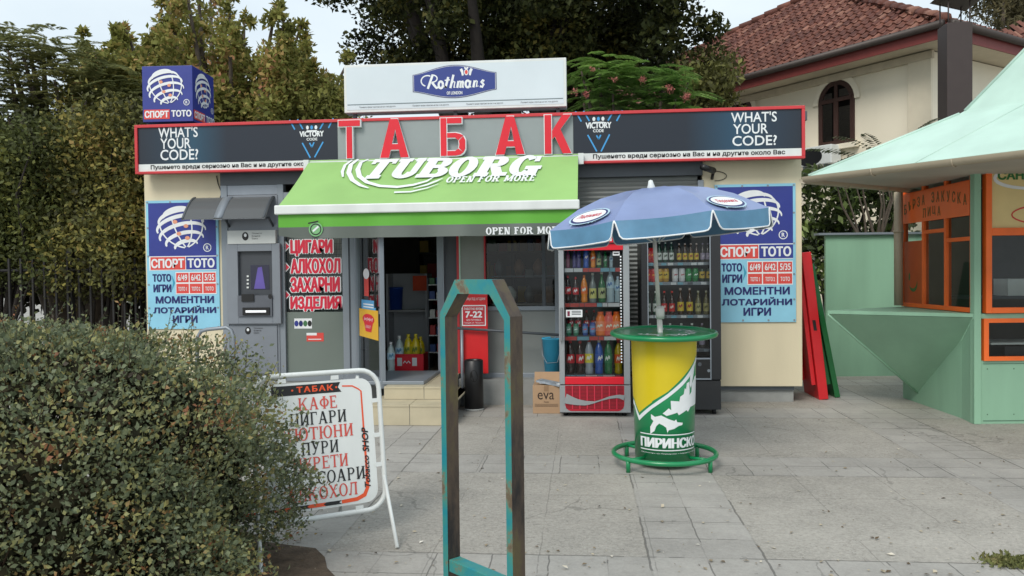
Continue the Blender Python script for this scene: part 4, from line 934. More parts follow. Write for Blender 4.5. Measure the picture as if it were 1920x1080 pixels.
# ================================================================== coolers
def cooler(t, x0, x1, yf, yb, zt, op, shell, inner, lit):
    """open-fronted steel shell; op = (x0,x1,z0,z1) of the door opening"""
    b = MB(); w_ = .035
    b.box(x0, x0+w_, yf+.06, yb, .05, zt, shell); b.box(x1-w_, x1, yf+.06, yb, .05, zt, shell); b.box(x0+w_, x1-w_, yb-.03, yb, .05, zt, shell); b.box(x0+w_, x1-w_, yf+.06, yb-.03, zt-.05, zt, shell)
    b.box(x0+w_, x1-w_, yf+.06, yb-.03, .05, op[2]-.03, shell); b.build('cabinet', t)
    b = MB(); b.quad(x0+w_+.001, x1-w_-.001, op[2]-.029, zt-.051, yb-.032, inner)
    b.mesh([(x0+w_+.001, yf+.07, op[2]), (x0+w_+.001, yb-.033, op[2]), (x0+w_+.001, yb-.033, zt-.051), (x0+w_+.001, yf+.07, zt-.051)], [(0, 1, 2, 3)], inner)
    b.mesh([(x1-w_-.001, yf+.07, op[2]), (x1-w_-.001, yb-.033, op[2]), (x1-w_-.001, yb-.033, zt-.051), (x1-w_-.001, yf+.07, zt-.051)], [(3, 2, 1, 0)], inner); b.build('liner', t)
    b = MB(); pass
    for x in (x0+.06, x1-.06):
        for y in (yf+.12, yb-.08): b = MB(); b.lathe([(.025, 0), (.025, .05)], (x, y, 0), M_black, n=10); b.build('foot', t)
yR = G(1115, 782.5).y; RP = plane(yR)
X = rect(1048, 440, 1181, 770, RP); ox = rect(1058, 469, 1169, 707, RP)
rc = thing('drinks_cooler', 'red and silver glass door drinks cooler under the parasol', 'cooler', ((X[0]+X[1])/2, yR, 0))
M_sil = mat('silver_paint', S(160, 165, 168), .35, .35, var=.05)
inner_d = mat('cooler_liner', S(96, 96, 98), .6, var=.05)  # liner grey raised in place of light inside the cooler
cooler(rc, X[0], X[1], yR, -.24, X[3], ox, M_sil, inner_d, True)
zg = P(1115, 721, yR).z
b = MB(); fw_ = .0; b.box(X[0], ox[0], yR, yR+.058, zg, X[3], M_sil); b.box(ox[1], X[1], yR, yR+.058, zg, X[3], M_sil); b.box(ox[0], ox[1], yR+.001, yR+.058, zg, ox[2], M_red); b.build('door_frame', rc, bevel=.006)
b = MB(); zh0 = P(1115, 455, yR).z; b.box(ox[0], ox[1], yR-.004, yR+.058, ox[3], zh0-.012, M_red); b.box(ox[0], ox[1], yR-.004, yR+.058, zh0+.0, X[3]-.002, M_red); b.box(X[0]-.01, X[1]+.03, yR-.02, yR+.05, zh0-.01, zh0-.001, M_black)
a, c = on(1143, 449, RP); b.quad(a-.02, a+.02, c-.016, c+.02, yR-.006, M_print); b.build('header', rc)
b = MB(); b.quad(ox[0], ox[1], ox[2], ox[3], yR+.03, M_cglass); b.build('door_glass', rc)
b = MB(); hx = (X[0]+ox[0])/2; b.box(hx-.014, hx+.01, yR-.03, yR-.005, P(1052, 640, yR).z, P(1052, 576, yR).z, mat('handle_grey', S(120, 124, 126), .4)); b.build('handle', rc, bevel=.004)
b = MB(); x0, x1, z0, z1 = rect(1061, 581, 1092, 595, RP); b.quad(x0, x1, z0, z1, yR+.026, M_print); b.quad(x0+.015, x0+.04, z0+.012, z1-.015, yR+.025, mat('maroon', S(120, 30, 60), .5)); [b.quad(x0+.06, x1-.015, z1-.02-.016*i, z1-.012-.016*i, yR+.025, M_alud) for i in range(3)]
x0, x1, z0, z1 = rect(1149, 471, 1162, 479, RP); b.quad(x0, x1, z0, z1, yR+.026, M_print); b.quad(x0+.01, x1-.01, z0+.014, z0+.026, yR+.025, M_bprint); b.build('door_label', rc)
b = MB()
xl_ = on(1165, 600, RP)[0]
for i in range(36): z = ox[2]+.15+(ox[3]-ox[2]-.22)*i/35; b.poly(disc(xl_, z, .008, .008, 8), yR+.034, mat('led', S(240, 244, 246), .4, emit=((1, 1, 1, 1), .5)) if i == 0 else b.mats[0])
b.build('light_strip', rc)
shz = []
b = MB(); b2 = MB()
tagc = [M_redp, M_print, mat('tag_pink', S(190, 100, 110), .5), M_redp, mat('tag_cyan', S(120, 180, 200), .5), M_print]
for k_, py in enumerate((506, 571.5, 634, 706)):
    z = P(1113, py, yR+.1).z; shz.append(z+.022)
    b.box(ox[0]-.01, ox[1]+.01, yR+.085, -.29, z+.014, z+.022, M_alu)
    b2.box(ox[0]-.005, ox[1]+.005, yR+.08, yR+.0845, z-.022, z+.022, M_alud); x = ox[0]+.005; i = 0
    while x < ox[1]-.06:
        wd = random.choice((.05, .09, .12)); wd = min(wd, ox[1]-x-.005); b2.quad(x, x+wd, z-.02, z+.018, yR+.079, random.choice(tagc)); x += wd+.006
b.build('shelf', rc); b2.build('price_strip', rc)
# red louvred grille with the silver wave
b = MB(); gz0, gz1 = P(1115, 771, yR).z, zg-.012; gx0, gx1 = ox[0], ox[1]; rr_ = .07
b.box(X[0], X[1], yR+.004, yR+.06, .05, zg-.008, M_sil)
pts = [(gx0, gz1), (gx1, gz1)]+[(gx1-rr_+rr_*math.cos(-t), gz0+rr_+rr_*math.sin(-t)) for t in [i*PI/12 for i in range(7)]]+[(gx0+rr_-rr_*math.sin(t), gz0+rr_-rr_*math.cos(t)) for t in [i*PI/12 for i in range(7)]]
b.poly(pts, yR+.001, mat('grille_red', S(176, 20, 44), .5, var=.05))
Mrl2 = mat('grille_rib', S(206, 50, 74), .4)
for i in range(1, 8): x = gx0+(gx1-gx0)*i/8; b.box(x-.005, x+.005, yR-.006, yR+.0, gz0+.02, gz1, Mrl2)
Mgd = mat('grille_slot', S(96, 8, 24), .6)
for i in range(8):
    xa_, xb_ = gx0+(gx1-gx0)*i/8+.008, gx0+(gx1-gx0)*(i+1)/8-.008
    for j_ in range(17):
        z = gz0+.03+(gz1-gz0-.04)*j_/16; b.quad(xa_, xb_, z-.003, z+.003, yR-.0005, Mgd)
wv = []; wt = []; us_ = [0, .1, .2, .35, .5, .6, .75, .9, 1.0]; tp_ = [.71, .59, .49, .415, .395, .455, .59, .66, .645]; bt_ = [.30, .26, .235, .225, .32, .405, .49, .525, .43]
for i in range(25):
    u = i/24; a_, c_ = np.interp(u, us_, tp_), np.interp(u, us_, bt_); wv.append((gx0+(gx1-gx0)*u, gz0+(gz1-gz0)*(a_+c_)/2)); wt.append(float(a_-c_)*(gz1-gz0)*.95)
b.ribbon(wv, wt, yR-.009, M_sil); b.build('grille', rc)
yin = yR+.16
for row, (z, lst, wh) in enumerate(((shz[0], (('smallpink', 1066, .19), ('smallviolet', 1078, .18), ('smallviolet', 1086, .2), ('bluesoda', 1100, .24), ('orange', 1113, .22), ('greenglass', 1124, .2), ('green', 1136, .17), ('water', 1147, .16)), "on the red cooler's top shelf"),
        (shz[1], (('cola', 1065.5, .285), ('cola', 1080, .27), ('orange', 1096, .29), ('tonic', 1112, .31), ('greenglass', 1129, .32), ('water', 1145, .33), ('water', 1159, .27)), "on the red cooler's second shelf"),
        (shz[2], (('cang', 1066, .13), ('cang', 1080, .13), ('canb', 1097, .13), ('canb', 1111, .14), ('juice', 1126, .25), ('juicer', 1141.5, .25), ('juice', 1156, .25)), "on the red cooler's third shelf"),
        (shz[3], (('cola', 1069, .36), ('cola', 1087, .355), ('lemon', 1104, .37), ('bluesoda', 1122.5, .365), ('green', 1140, .36), ('amber', 1159, .355)), "on the red cooler's lowest shelf"))):
    for code, px, h in lst: stand(code, P(px, 600, yin).x, yin, z, h, wh, 'drinks in the red cooler')
# dark bottles behind the cans and a second row behind
for px in (1070, 1084, 1100, 1114): stand('cola', P(px, 600, yin+.16).x, yin+.16, shz[2], .26, 'behind the red cooler cans', 'drinks in the red cooler')
# black cooler
yB = G(1320, 779).y; BP = plane(yB); X = rect(1203, 432, 1352, 770, BP); ox = rect(1214, 441, 1333, 672, BP)
bc = thing('drinks_cooler', 'tall black glass door beer cooler beside the lottery poster', 'cooler', ((X[0]+X[1])/2, yB, 0))
M_bk = mat('black_paint', S(36, 37, 40), .4, var=.1)
cooler(bc, X[0], X[1], yB, -.24, X[3], ox, M_bk, mat('black_liner', S(92, 94, 94), .6, var=.05), False)  # liner colour lightened the same way, standing in for inside light
zl0 = P(1275, 712, yB).z
b = MB(); b.box(X[0], ox[0], yB, yB+.058, zl0, X[3], M_bk); b.box(ox[1], X[1], yB, yB+.058, zl0, X[3], M_bk); b.box(ox[0], ox[1], yB, yB+.058, ox[3], X[3], M_bk); b.box(ox[0], ox[1], yB+.001, yB+.058, zl0, ox[2], mat('glossy_black', S(30, 32, 34), .15, var=0)); b.build('door_frame', bc, bevel=.005)
b = MB(); b.box(ox[1]-.012, ox[1], yB-.006, yB-.0005, zl0, ox[3], M_alu); b.box(ox[0], ox[0]+.01, yB-.006, yB-.0005, zl0, ox[3], M_alu); b.box(ox[0]+.01, ox[1]-.012, yB-.006, yB-.0005, zl0, zl0+.016, M_alu); b.box(ox[0]+.01, ox[1]-.012, yB-.006, yB-.0005, ox[2]-.01, ox[2]+.006, M_alu); b.build('door_trim', bc)
b = MB(); b.quad(ox[0], ox[1], ox[2], ox[3], yB+.03, M_cglass); b.build('door_glass', bc)
b = MB(); a, c = on(1325, 436.5, BP); b.quad(a-.03, a+.035, c-.008, c+.008, yB-.002, M_print); b.poly(disc(a-.25, c, .008, .008, 8), yB-.002, M_alu); b.build('badge', bc)
b = MB(); b.box(X[0]+.004, X[1]-.004, yB+.01, yB+.058, .06, zl0-.012, mat('base_panel', S(44, 45, 47), .5)); b.build('base_panel', bc)
b = MB(); a, c = on(1312, 683, BP); b.poly(disc(a, c, .02, .02, 12), yB-.002, M_alud); a, c = on(1329, 695, BP); b.poly(disc(a, c, .016, .016, 12), yB-.002, M_alu); b.build('thermostat', bc)
b = MB(); b2 = MB(); shz = []
for py in (495.5, 532, 594, 657): 
    z = P(1275, py, yB+.1).z; shz.append(z+.02); b.box(ox[0]-.01, ox[1]+.01, yB+.085, -.29, z+.012, z+.02, M_alu); b2.box(ox[0], ox[1], yB+.08, yB+.0845, z-.012, z+.02, M_alu); x = ox[0]+.01
    while x < ox[1]-.06: b2.quad(x, x+.055, z-.010, z+.016, yB+.079, random.choice((M_print, M_alud, M_print, tagc[4]))); x += random.choice((.07, .1, .14))
b.build('shelf', bc); b2.build('price_strip', bc)
zbot = ox[2]+.001
yin = yB+.16
for z, lst, wh in ((shz[0], (('redcan', 1216.5, .16), ('redcan', 1226, .16), ('gbeer', 1237, .215), ('gbeer', 1248, .215), ('gbeer', 1259.5, .215), ('bbeer', 1274, .2), ('bbeer', 1285, .2), ('bbeer', 1296, .2), ('bbeer', 1306.5, .2), ('pbeer', 1318, .2), ('pbeer', 1328, .2)), "on the black cooler's top shelf"),
        (shz[1], (('redcan', 1215, .145), ('redcan', 1225.5, .145), ('ycan', 1238, .145), ('ycan', 1249, .145), ('wcan', 1266, .145), ('wcan', 1279, .145), ('gcan', 1291.5, .145), ('gcan', 1304, .145), ('dcan', 1317, .14), ('dcan', 1330, .14)), "on the black cooler's second shelf"),
        (shz[2], (('gbeer', 1215, .25), ('gbeer', 1229, .25), ('rbeer', 1245.5, .25), ('rbeer', 1260, .25), ('bbeer', 1276, .28), ('bbeer', 1293, .28), ('clbeer', 1309, .25), ('clbeer', 1324, .25)), "on the black cooler's third shelf"),
        (shz[3], (('bbeer', 1218, .26), ('gbeer', 1256, .26), ('gbeer', 1277, .26), ('gbeer', 1297, .26), ('pbeer', 1316, .26)), "on the black cooler's fourth shelf")):
    for code, px, h in lst: stand(code, P(px, 560, yin).x, yin, z, h, wh, 'drinks in the black cooler')
# crate of bottles inside the door
ci = thing('bottle_crate', 'red bottle crate with white labels on the floor inside the door', 'crate', (P(765, 670, .45).x, .45, zfl))
x0, x1 = P(738, 670, .4).x, P(794, 670, .4).x; zc1 = P(765, 664, .4).z
b = MB()
for q in ((x0, x1, .40, .415), (x0, x1, .685, .70), (x0, x0+.015, .415, .685), (x1-.015, x1, .415, .685)): b.box(q[0], q[1], q[2], q[3], zfl+.001, zc1, M_red)
b.box(x0+.015, x1-.015, .415, .685, zfl+.002, zfl+.02, M_red); b.build('body', ci)
b = MB(); hh = zc1-zfl
for u in (.12, .62): b.quad(x0+(x1-x0)*u, x0+(x1-x0)*(u+.16), zfl+hh*.35, zfl+hh*.8, .397, M_print)
b.ribbon([(x0+(x1-x0)*(.32+.06*i), zfl+hh*(.5+.12*(i % 2))) for i in range(5)], .012, .397, M_print); b.build('label', ci)
for code, px, h, yy_ in (('bigwater', 733, .36, .3), ('bigwater', 749, .40, .5), ('oil', 766, .42, .5), ('oil', 780, .42, .5), ('oil', 789, .38, .6)):
    stand(code, P(px, 660, yy_).x, yy_, zfl+(.021 if code == 'oil' or px > 740 else .001), h+(.02), 'by the red doorway crate', 'bottles inside the doorway')
for (where, code), row_ in counts.items():
    for n, (x, o) in enumerate(sorted(row_, key=lambda q: q[0])):
        o['label'] = CODES[code][4]+((', '+ORD[n]+(' the door leaf' if 'crate' in where else ' the handle')) if len(row_) > 1 else '')+', '+where
# ================================================================== high table with parasol
TC = G(1246, 871); TD = (TC-CAM).dot(FW)
tz = P(1240, 624, TC.y).z; RT_ = .395
tb = thing('beer_table', 'round green high table with a yellow and green printed drum', 'table', (TC.x, TC.y, 0))
tilt = Matrix.Translation((TC.x, TC.y, tz)) @ Matrix.Rotation(math.radians(2.4), 4, 'X')
b = MB(tilt); b.lathe([(.03, -.02), (RT_-.02, -.02), (RT_-.02, .004), (.03, .004)], (0, 0, 0), M_green, n=64, smooth=False); b.tube([((RT_-.005)*math.cos(t), (RT_-.005)*math.sin(t), -.003) for t in [i*2*PI/64 for i in range(64)]], .021, M_green, closed=True)
tabletop = b.build('tabletop', tb)
b = MB(tilt)
rnd = random.Random(5)
for i in range(22):                                       # worn white lettering round the hole
    t = -2.6+i*.2; r = .2; s = .03
    if i % 6 == 5: continue
    c = Vector((r*math.cos(t), r*math.sin(t), .006)); q = Vector((-math.sin(t), math.cos(t), 0)); o = Vector((math.cos(t), math.sin(t), 0))
    for _ in range(2):
        a = c+q*rnd.uniform(-.02, .02)+o*rnd.uniform(-.03, .03); d = (q*rnd.uniform(-1, 1)+o*rnd.uniform(-1, 1)).normalized()*.028; n_ = Vector((-d.y, d.x, 0)).normalized()*.007
        b.mesh([a-d-n_, a+d-n_, a+d+n_, a-d+n_], [(0, 1, 2, 3)], M_print)
b.build('worn_lettering', tabletop); MW[tabletop] = MW[tb]
R0, R1 = .224, .248; zb0 = .055; zb1 = tz-.022
rad = lambda z: R0+(R1-R0)*(z-zb0)/(zb1-zb0)
def cyl(a, z, off=0): r = rad(z)+off; return Vector((TC.x+r*math.sin(a), TC.y-r*math.cos(a), z))
b = MB(); b.lathe([(R0, zb0), (R1, zb1)], (TC.x, TC.y, 0), M_green, n=96); b.build('drum', tb)
pxc = lambda py: 1249+(1240-1249)*(860-py)/235
def ca(px, py):                                           # pixel on the drum -> (angle, height)
    z = .7
    for _ in range(4):
        v = max(-.97, min(.97, (px-pxc(py))/((rad(z))*F/TD))); a = math.asin(v); z = P(px, py, TC.y-rad(z)*math.cos(a)).z
    return a, z
pr_ = MB()
def wrap(poly, off, m, da=.017):
    a0 = min(p[0] for p in poly); a1 = max(p[0] for p in poly); n = max(2, int((a1-a0)/da))
    for i in range(n):
        l, r_ = a0+(a1-a0)*i/n, a0+(a1-a0)*(i+1)/n; c = (l+r_)/2; zs = []
        for j in range(len(poly)):
            p, q = poly[j], poly[(j+1) % len(poly)]
            if (p[0] <= c) != (q[0] <= c):
                k = (c-p[0])/(q[0]-p[0]); sl_ = (q[1]-p[1])/(q[0]-p[0]); sl_ = max(-4, min(4, sl_)); zs.append((p[1]+k*(q[1]-p[1]), sl_))
        zs.sort()
        for j in range(0, len(zs)-1, 2):
            (z0, s0), (z1, s1) = zs[j], zs[j+1]; h_ = (r_-l)/2
            pr_.mesh([cyl(l, z0-s0*h_, off), cyl(r_, z0+s0*h_, off), cyl(r_, z1+s1*h_, off), cyl(l, z1-s1*h_, off)], [(0, 1, 2, 3)], m, True)
zp = lambda X, Y: ca(1100+X/3.177, 580+Y/3.177)
bl = [(-1.5, zp(285, 560)[1]), zp(283, 572), zp(312, 662), zp(380, 590), zp(460, 530), zp(545, 455), zp(600, 385), zp(628, 318), (1.5, zp(628, 290)[1])]
bw = [(-1.5, zp(285, 535)[1]), zp(281, 545), zp(312, 632), zp(380, 566), zp(460, 505), zp(545, 425), zp(595, 355), zp(626, 292), (1.5, zp(628, 262)[1])]
by_ = [(-1.5, zp(285, 520)[1]), zp(280, 530), zp(312, 614), zp(375, 555), zp(380, 545), zp(460, 492), zp(540, 410), zp(592, 343), zp(626, 280), (1.5, zp(628, 250)[1])]
top = [(1.5, zb1-.002), (-1.5, zb1-.002)]
wrap(bl+top, .0015, M_print); wrap(bw+top, .0022, M_green); wrap(by_+top, .003, M_yel)
wrap([zp(*q) for q in ((447, 612), (470, 590), (484, 600), (482, 545), (530, 548), (535, 520), (555, 505), (560, 470), (568, 475), (572, 440), (588, 430), (592, 510), (603, 490), (606, 440), (622, 400), (634, 390), (638, 560), (600, 580), (585, 610), (575, 600), (530, 630), (520, 615), (460, 635), (437, 620))], .0022, M_print)
wrap([zp(*q) for q in ((592, 400), (604, 360), (620, 345), (612, 400), (600, 470), (590, 450))], .0022, M_print)
wrap([zp(*q) for q in ((372, 622), (395, 640), (430, 632), (475, 655), (505, 665), (515, 655), (522, 672), (555, 675), (552, 688), (530, 695), (505, 712), (475, 720), (468, 735), (460, 705), (440, 690), (420, 680), (405, 695), (395, 725), (375, 740), (372, 700), (388, 665), (374, 650))], .0022, M_print)
l0, z_a = zp(328, 805); l1, _ = zp(634, 790); z0_, z1_ = zp(480, 828)[1], zp(480, 768)[1]
for za, zc in ((zp(480, 752)[1], zp(480, 746)[1]), (zp(480, 845)[1], zp(480, 839)[1])): wrap([(l0-.03, za), (l1+.02, za), (l1+.02, zc), (l0-.03, zc)], .0022, M_print)
v, f, _ = text_mesh('ПИРИНСКО', .012, 0.0, 1.0)
for k_, q_ in enumerate((0, .012, -.012, .022, -.022)): pr_.mesh([cyl(l0+a*(l1-l0)+q_, z0_+c*(z1_-z0_), .0025+.0001*k_) for a, c in v], f, M_print)
v, f, _ = text_mesh('безплатно за Пиринско • пиринско пиво', 0, 0, 1.0); z2 = zp(480, 866)[1]
pr_.mesh([cyl(l0+a*(l1-l0), z2+c*.011, .0025) for a, c in v], f, M_print)
pr_.build('drum_print', tb)
zr = .095; RR = .39
b = MB(); b.tube([(TC.x+RR*math.cos(t), TC.y+RR*math.sin(t), zr) for t in [i*2*PI/64 for i in range(64)]], .019, M_green, closed=True, n=10); b.build('foot_ring', tb)
for i, t in enumerate((-.64, -2.42, .75, 2.35)):
    b = MB(); x, y = TC.x+RR*math.cos(t), TC.y+RR*math.sin(t); b.tube([(x, y, 0), (x, y, zr+.005)], .017, M_green, n=10); b.tube([(TC.x+R0*.9*math.cos(t), TC.y+R0*.9*math.sin(t), zr-.01), (x, y, zr-.005)], .013, M_green); b.build('leg', tb)
# parasol
ptop = P(1221, 352, TC.y); pbase = P(1238, 622, TC.y)
ax_ = (ptop-pbase).normalized(); tl = math.atan2(-ax_.x, ax_.z)
UM = Matrix.Translation(ptop) @ Matrix.Rotation(-tl-math.radians(2.0), 4, 'Y') @ Matrix.Rotation(math.radians(.5), 4, 'X')
um = thing('parasol', 'lavender blue octagonal parasol with white oval badges over the high table', 'parasol', M=Matrix.Translation(pbase))
M_um = mat('parasol_canvas', S(122, 138, 180), .38, var=.14, scale=3, coat=.1, bump=.25, bscale=7); M_uv = mat('parasol_valance', S(84, 132, 164), .45, var=.18, scale=7, bump=.3, bscale=9); M_pole = mat('parasol_pole', S(206, 206, 198), .35, .1)
UR = .86; prof_ = [(.0, 0), (.25, -.014), (.5, -.055), (.72, -.125), (1.0, -.262)]; VH = .13
rotU = math.radians(-1.0)
cor = [PI/2*-1+rotU+(i-.5)*PI/4 for i in range(8)]
def up(r, a, z): return Vector((UR*r*math.cos(a), UR*r*math.sin(a), z))
b = MB(UM); vs = []; NS = 6
for i in range(8):
    base = len(vs); a0, a1 = cor[i], cor[(i+1) % 8]
    for r, z in prof_:
        for k in range(NS+1):
            u = k/NS; p = up(r, a0, z)*(1-u)+up(r, a1, z)*u; p.z -= .022*r*math.sin(PI*u)*(1 if r < 1 else .6); vs.append(p)
    b.mesh(vs[base:], [(q*(NS+1)+k, (q+1)*(NS+1)+k, (q+1)*(NS+1)+k+1, q*(NS+1)+k+1) for q in range(len(prof_)-1) for k in range(NS)], M_um, True)
b.build('canopy', um)
b = MB(UM); bp_ = MB(UM)
for i in range(8):
    a, c = up(1, cor[i], -.262), up(1, cor[(i+1) % 8], -.262); e = (c-a); Lp = e.length; e.normalize(); out = Vector((e.y, -e.x, 0)); dn = Vector((0, 0, -1))+out*.12
    sagz = lambda u: -.022*.6*math.sin(PI*u)
    prof2 = [(0, 0), (.014, .18), (.028, .5), (.042, .82), (.07, .97), (.11, 1.0), (.30, .98), (.5, .97), (.7, .98), (.89, 1.0), (.93, .97), (.958, .82), (.972, .5), (.986, .18), (1, 0)]
    tp = [a+e*(u*Lp)+Vector((0, 0, sagz(u))) for u, v_ in prof2]; bt = [t_+dn*(VH*v_)+out*.012*math.sin(u*9+i)*v_ for t_, (u, v_) in zip(tp, prof2)]
    n = len(tp); b.mesh(tp+bt, [(k, n+k, n+k+1, k+1) for k in range(n-1)], M_uv, True)
    bp_.tube(bt, .006, M_print, n=5)
b.build('valance', um); bp_.build('piping', um)
b = MB(UM); b.lathe([(.03, -.02), (.032, .0), (.022, .03), (.016, .055), (.0, .062)], (0, 0, 0), M_white, n=14); b.build('finial', um)
for i in range(8): b = MB(UM); b.tube([up(.04, cor[i], -.03), up(.5, cor[i], -.1), up(.99, cor[i], -.27)], .006, M_white, n=5); b.tube([up(.03, cor[i], -.42), up(.55, cor[i], -.115)], .005, M_white, n=5); b.build('rib', um)
b = MB(); b.tube([pbase+ax_*-.25, pbase+ax_*.12], .021, M_pole, n=12); b.tube([pbase+ax_*.12, ptop-ax_*.03], .016, M_pole, n=12); b.lathe([(.03, .10), (.034, .13), (.034, .17), (.026, .2)], pbase, M_pole, n=12); b.build('pole', um)
# oval badges on the two flank panels
M_brd = mat('badge_red', S(196, 40, 60), .5, var=0); M_frost = mat('frost_print', S(170, 200, 214), .5, var=0)
for i, uu in ((7, .52), (1, .42)):
    b = MB()
    a0, a1 = cor[i], cor[(i+1) % 8]
    o = (up(1, a0, -.262)+up(1, a1, -.262))/2; xa_ = (up(1, a1, 0)-up(1, a0, 0)).normalized(); za_ = ((up(.72, a0, -.125)+up(.72, a1, -.125))/2-o).normalized(); na = xa_.cross(za_)
    B_ = UM @ Matrix(((xa_.x, -na.x, za_.x, o.x), (xa_.y, -na.y, za_.y, o.y), (xa_.z, -na.z, za_.z, o.z), (0, 0, 0, 1)))
    b.M = B_; cx = (uu-.5)*.6
    b.poly(disc(cx, .105, .195, .100, 28), -.010, M_frost); b.poly(disc(cx, .105, .178, .089, 28), -.011, M_navy); b.poly(disc(cx, .108, .16, .074, 28), -.012, M_print)
    v, f, _ = text_mesh('Леденика', .02, .25, 1.0); b.mesh([(cx-.12+p*.24, -.013, .080+q*.058) for p, q in v], f, M_brd)
    for k in range(9): b.poly([(cx-.12+.03*k, .02+.006*(k % 2)), (cx-.10+.03*k, .02), (cx-.112+.03*k, -.0+.008*(k % 3))], -.009, M_frost)
    b.build('badge', um)
# ================================================================== things along the kiosk foot
# ash bin
a = G(889, 768); bn = thing('ash_bin', 'black cylindrical ash bin standing before the red board', 'bin', (a.x, a.y, 0)); zt_ = P(889, 676, a.y).z; r = .105
b = MB(); b.lathe([(r, .01), (r, zt_), (r-.012, zt_+.012), (r-.02, zt_+.004), (r-.02, zt_-.03), (0, zt_-.03)], (a.x, a.y, 0), M_black, n=32); b.build('body', bn)
b = MB(); b.lathe([(r+.006, 0), (r+.006, .018), (r, .02)], (a.x, a.y, 0), M_conc, n=32); b.build('foot', bn)
b = MB(); b.lathe([(r-.022, zt_-.02), (0, zt_-.012)], (a.x, a.y, 0), mat('ash_sand', S(176, 174, 168), .9, var=.2, scale=60), n=24); b.build('sand', bn)
b = MB(); pts = [Vector((a.x+(r+.001)*math.sin(t), a.y-(r+.001)*math.cos(t), z)) for t, z in [(0.15+.42*math.cos(k), zt_-.16+.065*math.sin(k)) for k in [j*2*PI/20 for j in range(20)]]]; b.mesh(pts, [tuple(range(20))], mat('bin_hole', S(6, 6, 6), .9)); b.build('opening', bn)
# cardboard box
a = G(1025, 775.5); x0, x1 = P(999, 750, a.y).x, P(1050, 750, a.y).x; zt_ = P(1025, 723, a.y).z
cb_ = thing('cardboard_box', 'brown cardboard box with papers on top beside the red cooler', 'box', ((x0+x1)/2, a.y, 0))
b = MB(); b.box(x0, x1, a.y, a.y+.3, 0, zt_, M_card); b.mesh([(x0, a.y+.3, zt_), (x1, a.y+.3, zt_), (x1, a.y+.38, zt_+.1), (x0, a.y+.38, zt_+.1)], [(0, 1, 2, 3)], M_card); b.build('carton', cb_, bevel=.004)
b = MB(); bm = plane(a.y); y = a.y-.002; Mbr = mat('brown_ink', S(52, 40, 34), .8)
X = rect(1008, 736, 1039, 749, bm); b.text('eva', X[0], X[1], X[2], X[3], y, Mbr); b.text('home', (X[0]+X[1])/2-.02, (X[0]+X[1])/2+.03, X[2]-.035, X[2]-.015, y, Mbr)
xm = (x0+x1)/2; b.box(xm-.025, xm+.025, y, y+.001, zt_-.06, zt_, mat('tape', S(150, 120, 90), .4)); b.box(xm-.025, xm+.025, y, y+.001, 0.005, .06, M_card)
for i in range(3): b.quad(x0+.02, x1-.02, .075+.012*i, .078+.012*i, y, Mbr)
b.build('print', cb_)
b = MB(Matrix.Translation((x0+.07, a.y+.06, zt_+.012)) @ Matrix.Rotation(-.35, 4, 'Z')); b.box(0, .28, 0, .16, 0, .006, M_print); b.M = b.M @ Matrix.Rotation(.14, 4, 'Y') @ Matrix.Translation((-.04, -.01, .012)); b.box(0, .27, 0, .15, 0, .02, mat('magazine', S(160, 170, 180), .4, var=.5, scale=18)); setp(b.build('papers'), 'pile of magazines and papers lying on the cardboard box', 'papers')
# blue bucket on the ledge
zbk = fz(707)+.001; a = P(1036, 660, -.115); bk = thing('bucket', 'light blue plastic bucket on the ledge beside the red cooler', 'bucket', (a.x, a.y, zbk)); ht = P(1036, 633, a.y).z-zbk; M_bk2 = mat('bucket_blue', S(76, 198, 244), .35, var=.06)
b = MB(); b.lathe([(.085, 0), (.118, ht), (.124, ht), (.124, ht-.015), (.116, ht-.02)], (a.x, a.y, zbk), M_bk2, n=28); b.lathe([(.08, .01), (.11, ht-.01)], (a.x, a.y, zbk), M_bk2, n=28); b.build('body', bk)
b = MB(); b.tube([(a.x-.12, a.y, zbk+ht-.02), (a.x-.115, a.y-.06, zbk+ht*.6), (a.x-.06, a.y-.115, zbk+ht*.4), (a.x+.06, a.y-.12, zbk+ht*.42), (a.x+.12, a.y, zbk+ht-.02)], .004, M_alu, n=6); b.build('handle', bk)
# leaning red and green folded tables
def lean(name, label, ptop_, pbot, Yf, depth, th, m):
    a, c = P(*ptop_, Yf), P(*pbot, Yf); c.z = 0; d = (c-a).normalized(); n_ = Vector((-d.z, 0, d.x)); n_ = n_ if n_.x < 0 else -n_
    t = thing(name, label, 'folding table', (c.x, Yf, 0)); E_ = Vector((0, depth, 0)); q = n_*-th
    b = MB(); b.hexa([c, c+q, c+q+E_, c+E_], [a, a+q, a+q+E_, a+E_], m); b.build('tabletop', t, bevel=.004)
    b = MB(); k = lambda s_, w_: a+(c-a)*s_+n_*w_
    for y in (.05, depth-.12):
        p0 = [k(.9, .006), k(.9, .05), k(.9, .05)+Vector((0, .06, 0)), k(.9, .006)+Vector((0, .06, 0))]; p1 = [k(.12, .006), k(.12, .05), k(.12, .05)+Vector((0, .06, 0)), k(.12, .006)+Vector((0, .06, 0))]
        o = Vector((0, y, 0)); b.hexa([p+o for p in p0], [p+o for p in p1], m)
    b.build('folded_leg', t)
    return t, k
M_rt = mat('red_lacquer', S(206, 28, 36), .4, var=.1, scale=3); M_gt = mat('green_lacquer', S(22, 104, 52), .4, var=.15, scale=3)
yy = G(1548, 750).y
t, k = lean('folding_table', 'red folded table leaning against the cream kiosk end wall', (1503, 474), (1536, 749), yy, .62, .105, M_rt)
b = MB(); a = P(1527, 610, yy-.002); b.poly([(a.x-.024, a.z+.06), (a.x+.012, a.z+.06), (a.x+.03, a.z-.06), (a.x-.006, a.z-.06)], yy-.003, M_black); b.build('grip_hole', t)
lean('folding_table', 'dark green folded table leaning behind the red one', (1517, 496), (1566, 747), yy+.16, .55, .06, M_gt)
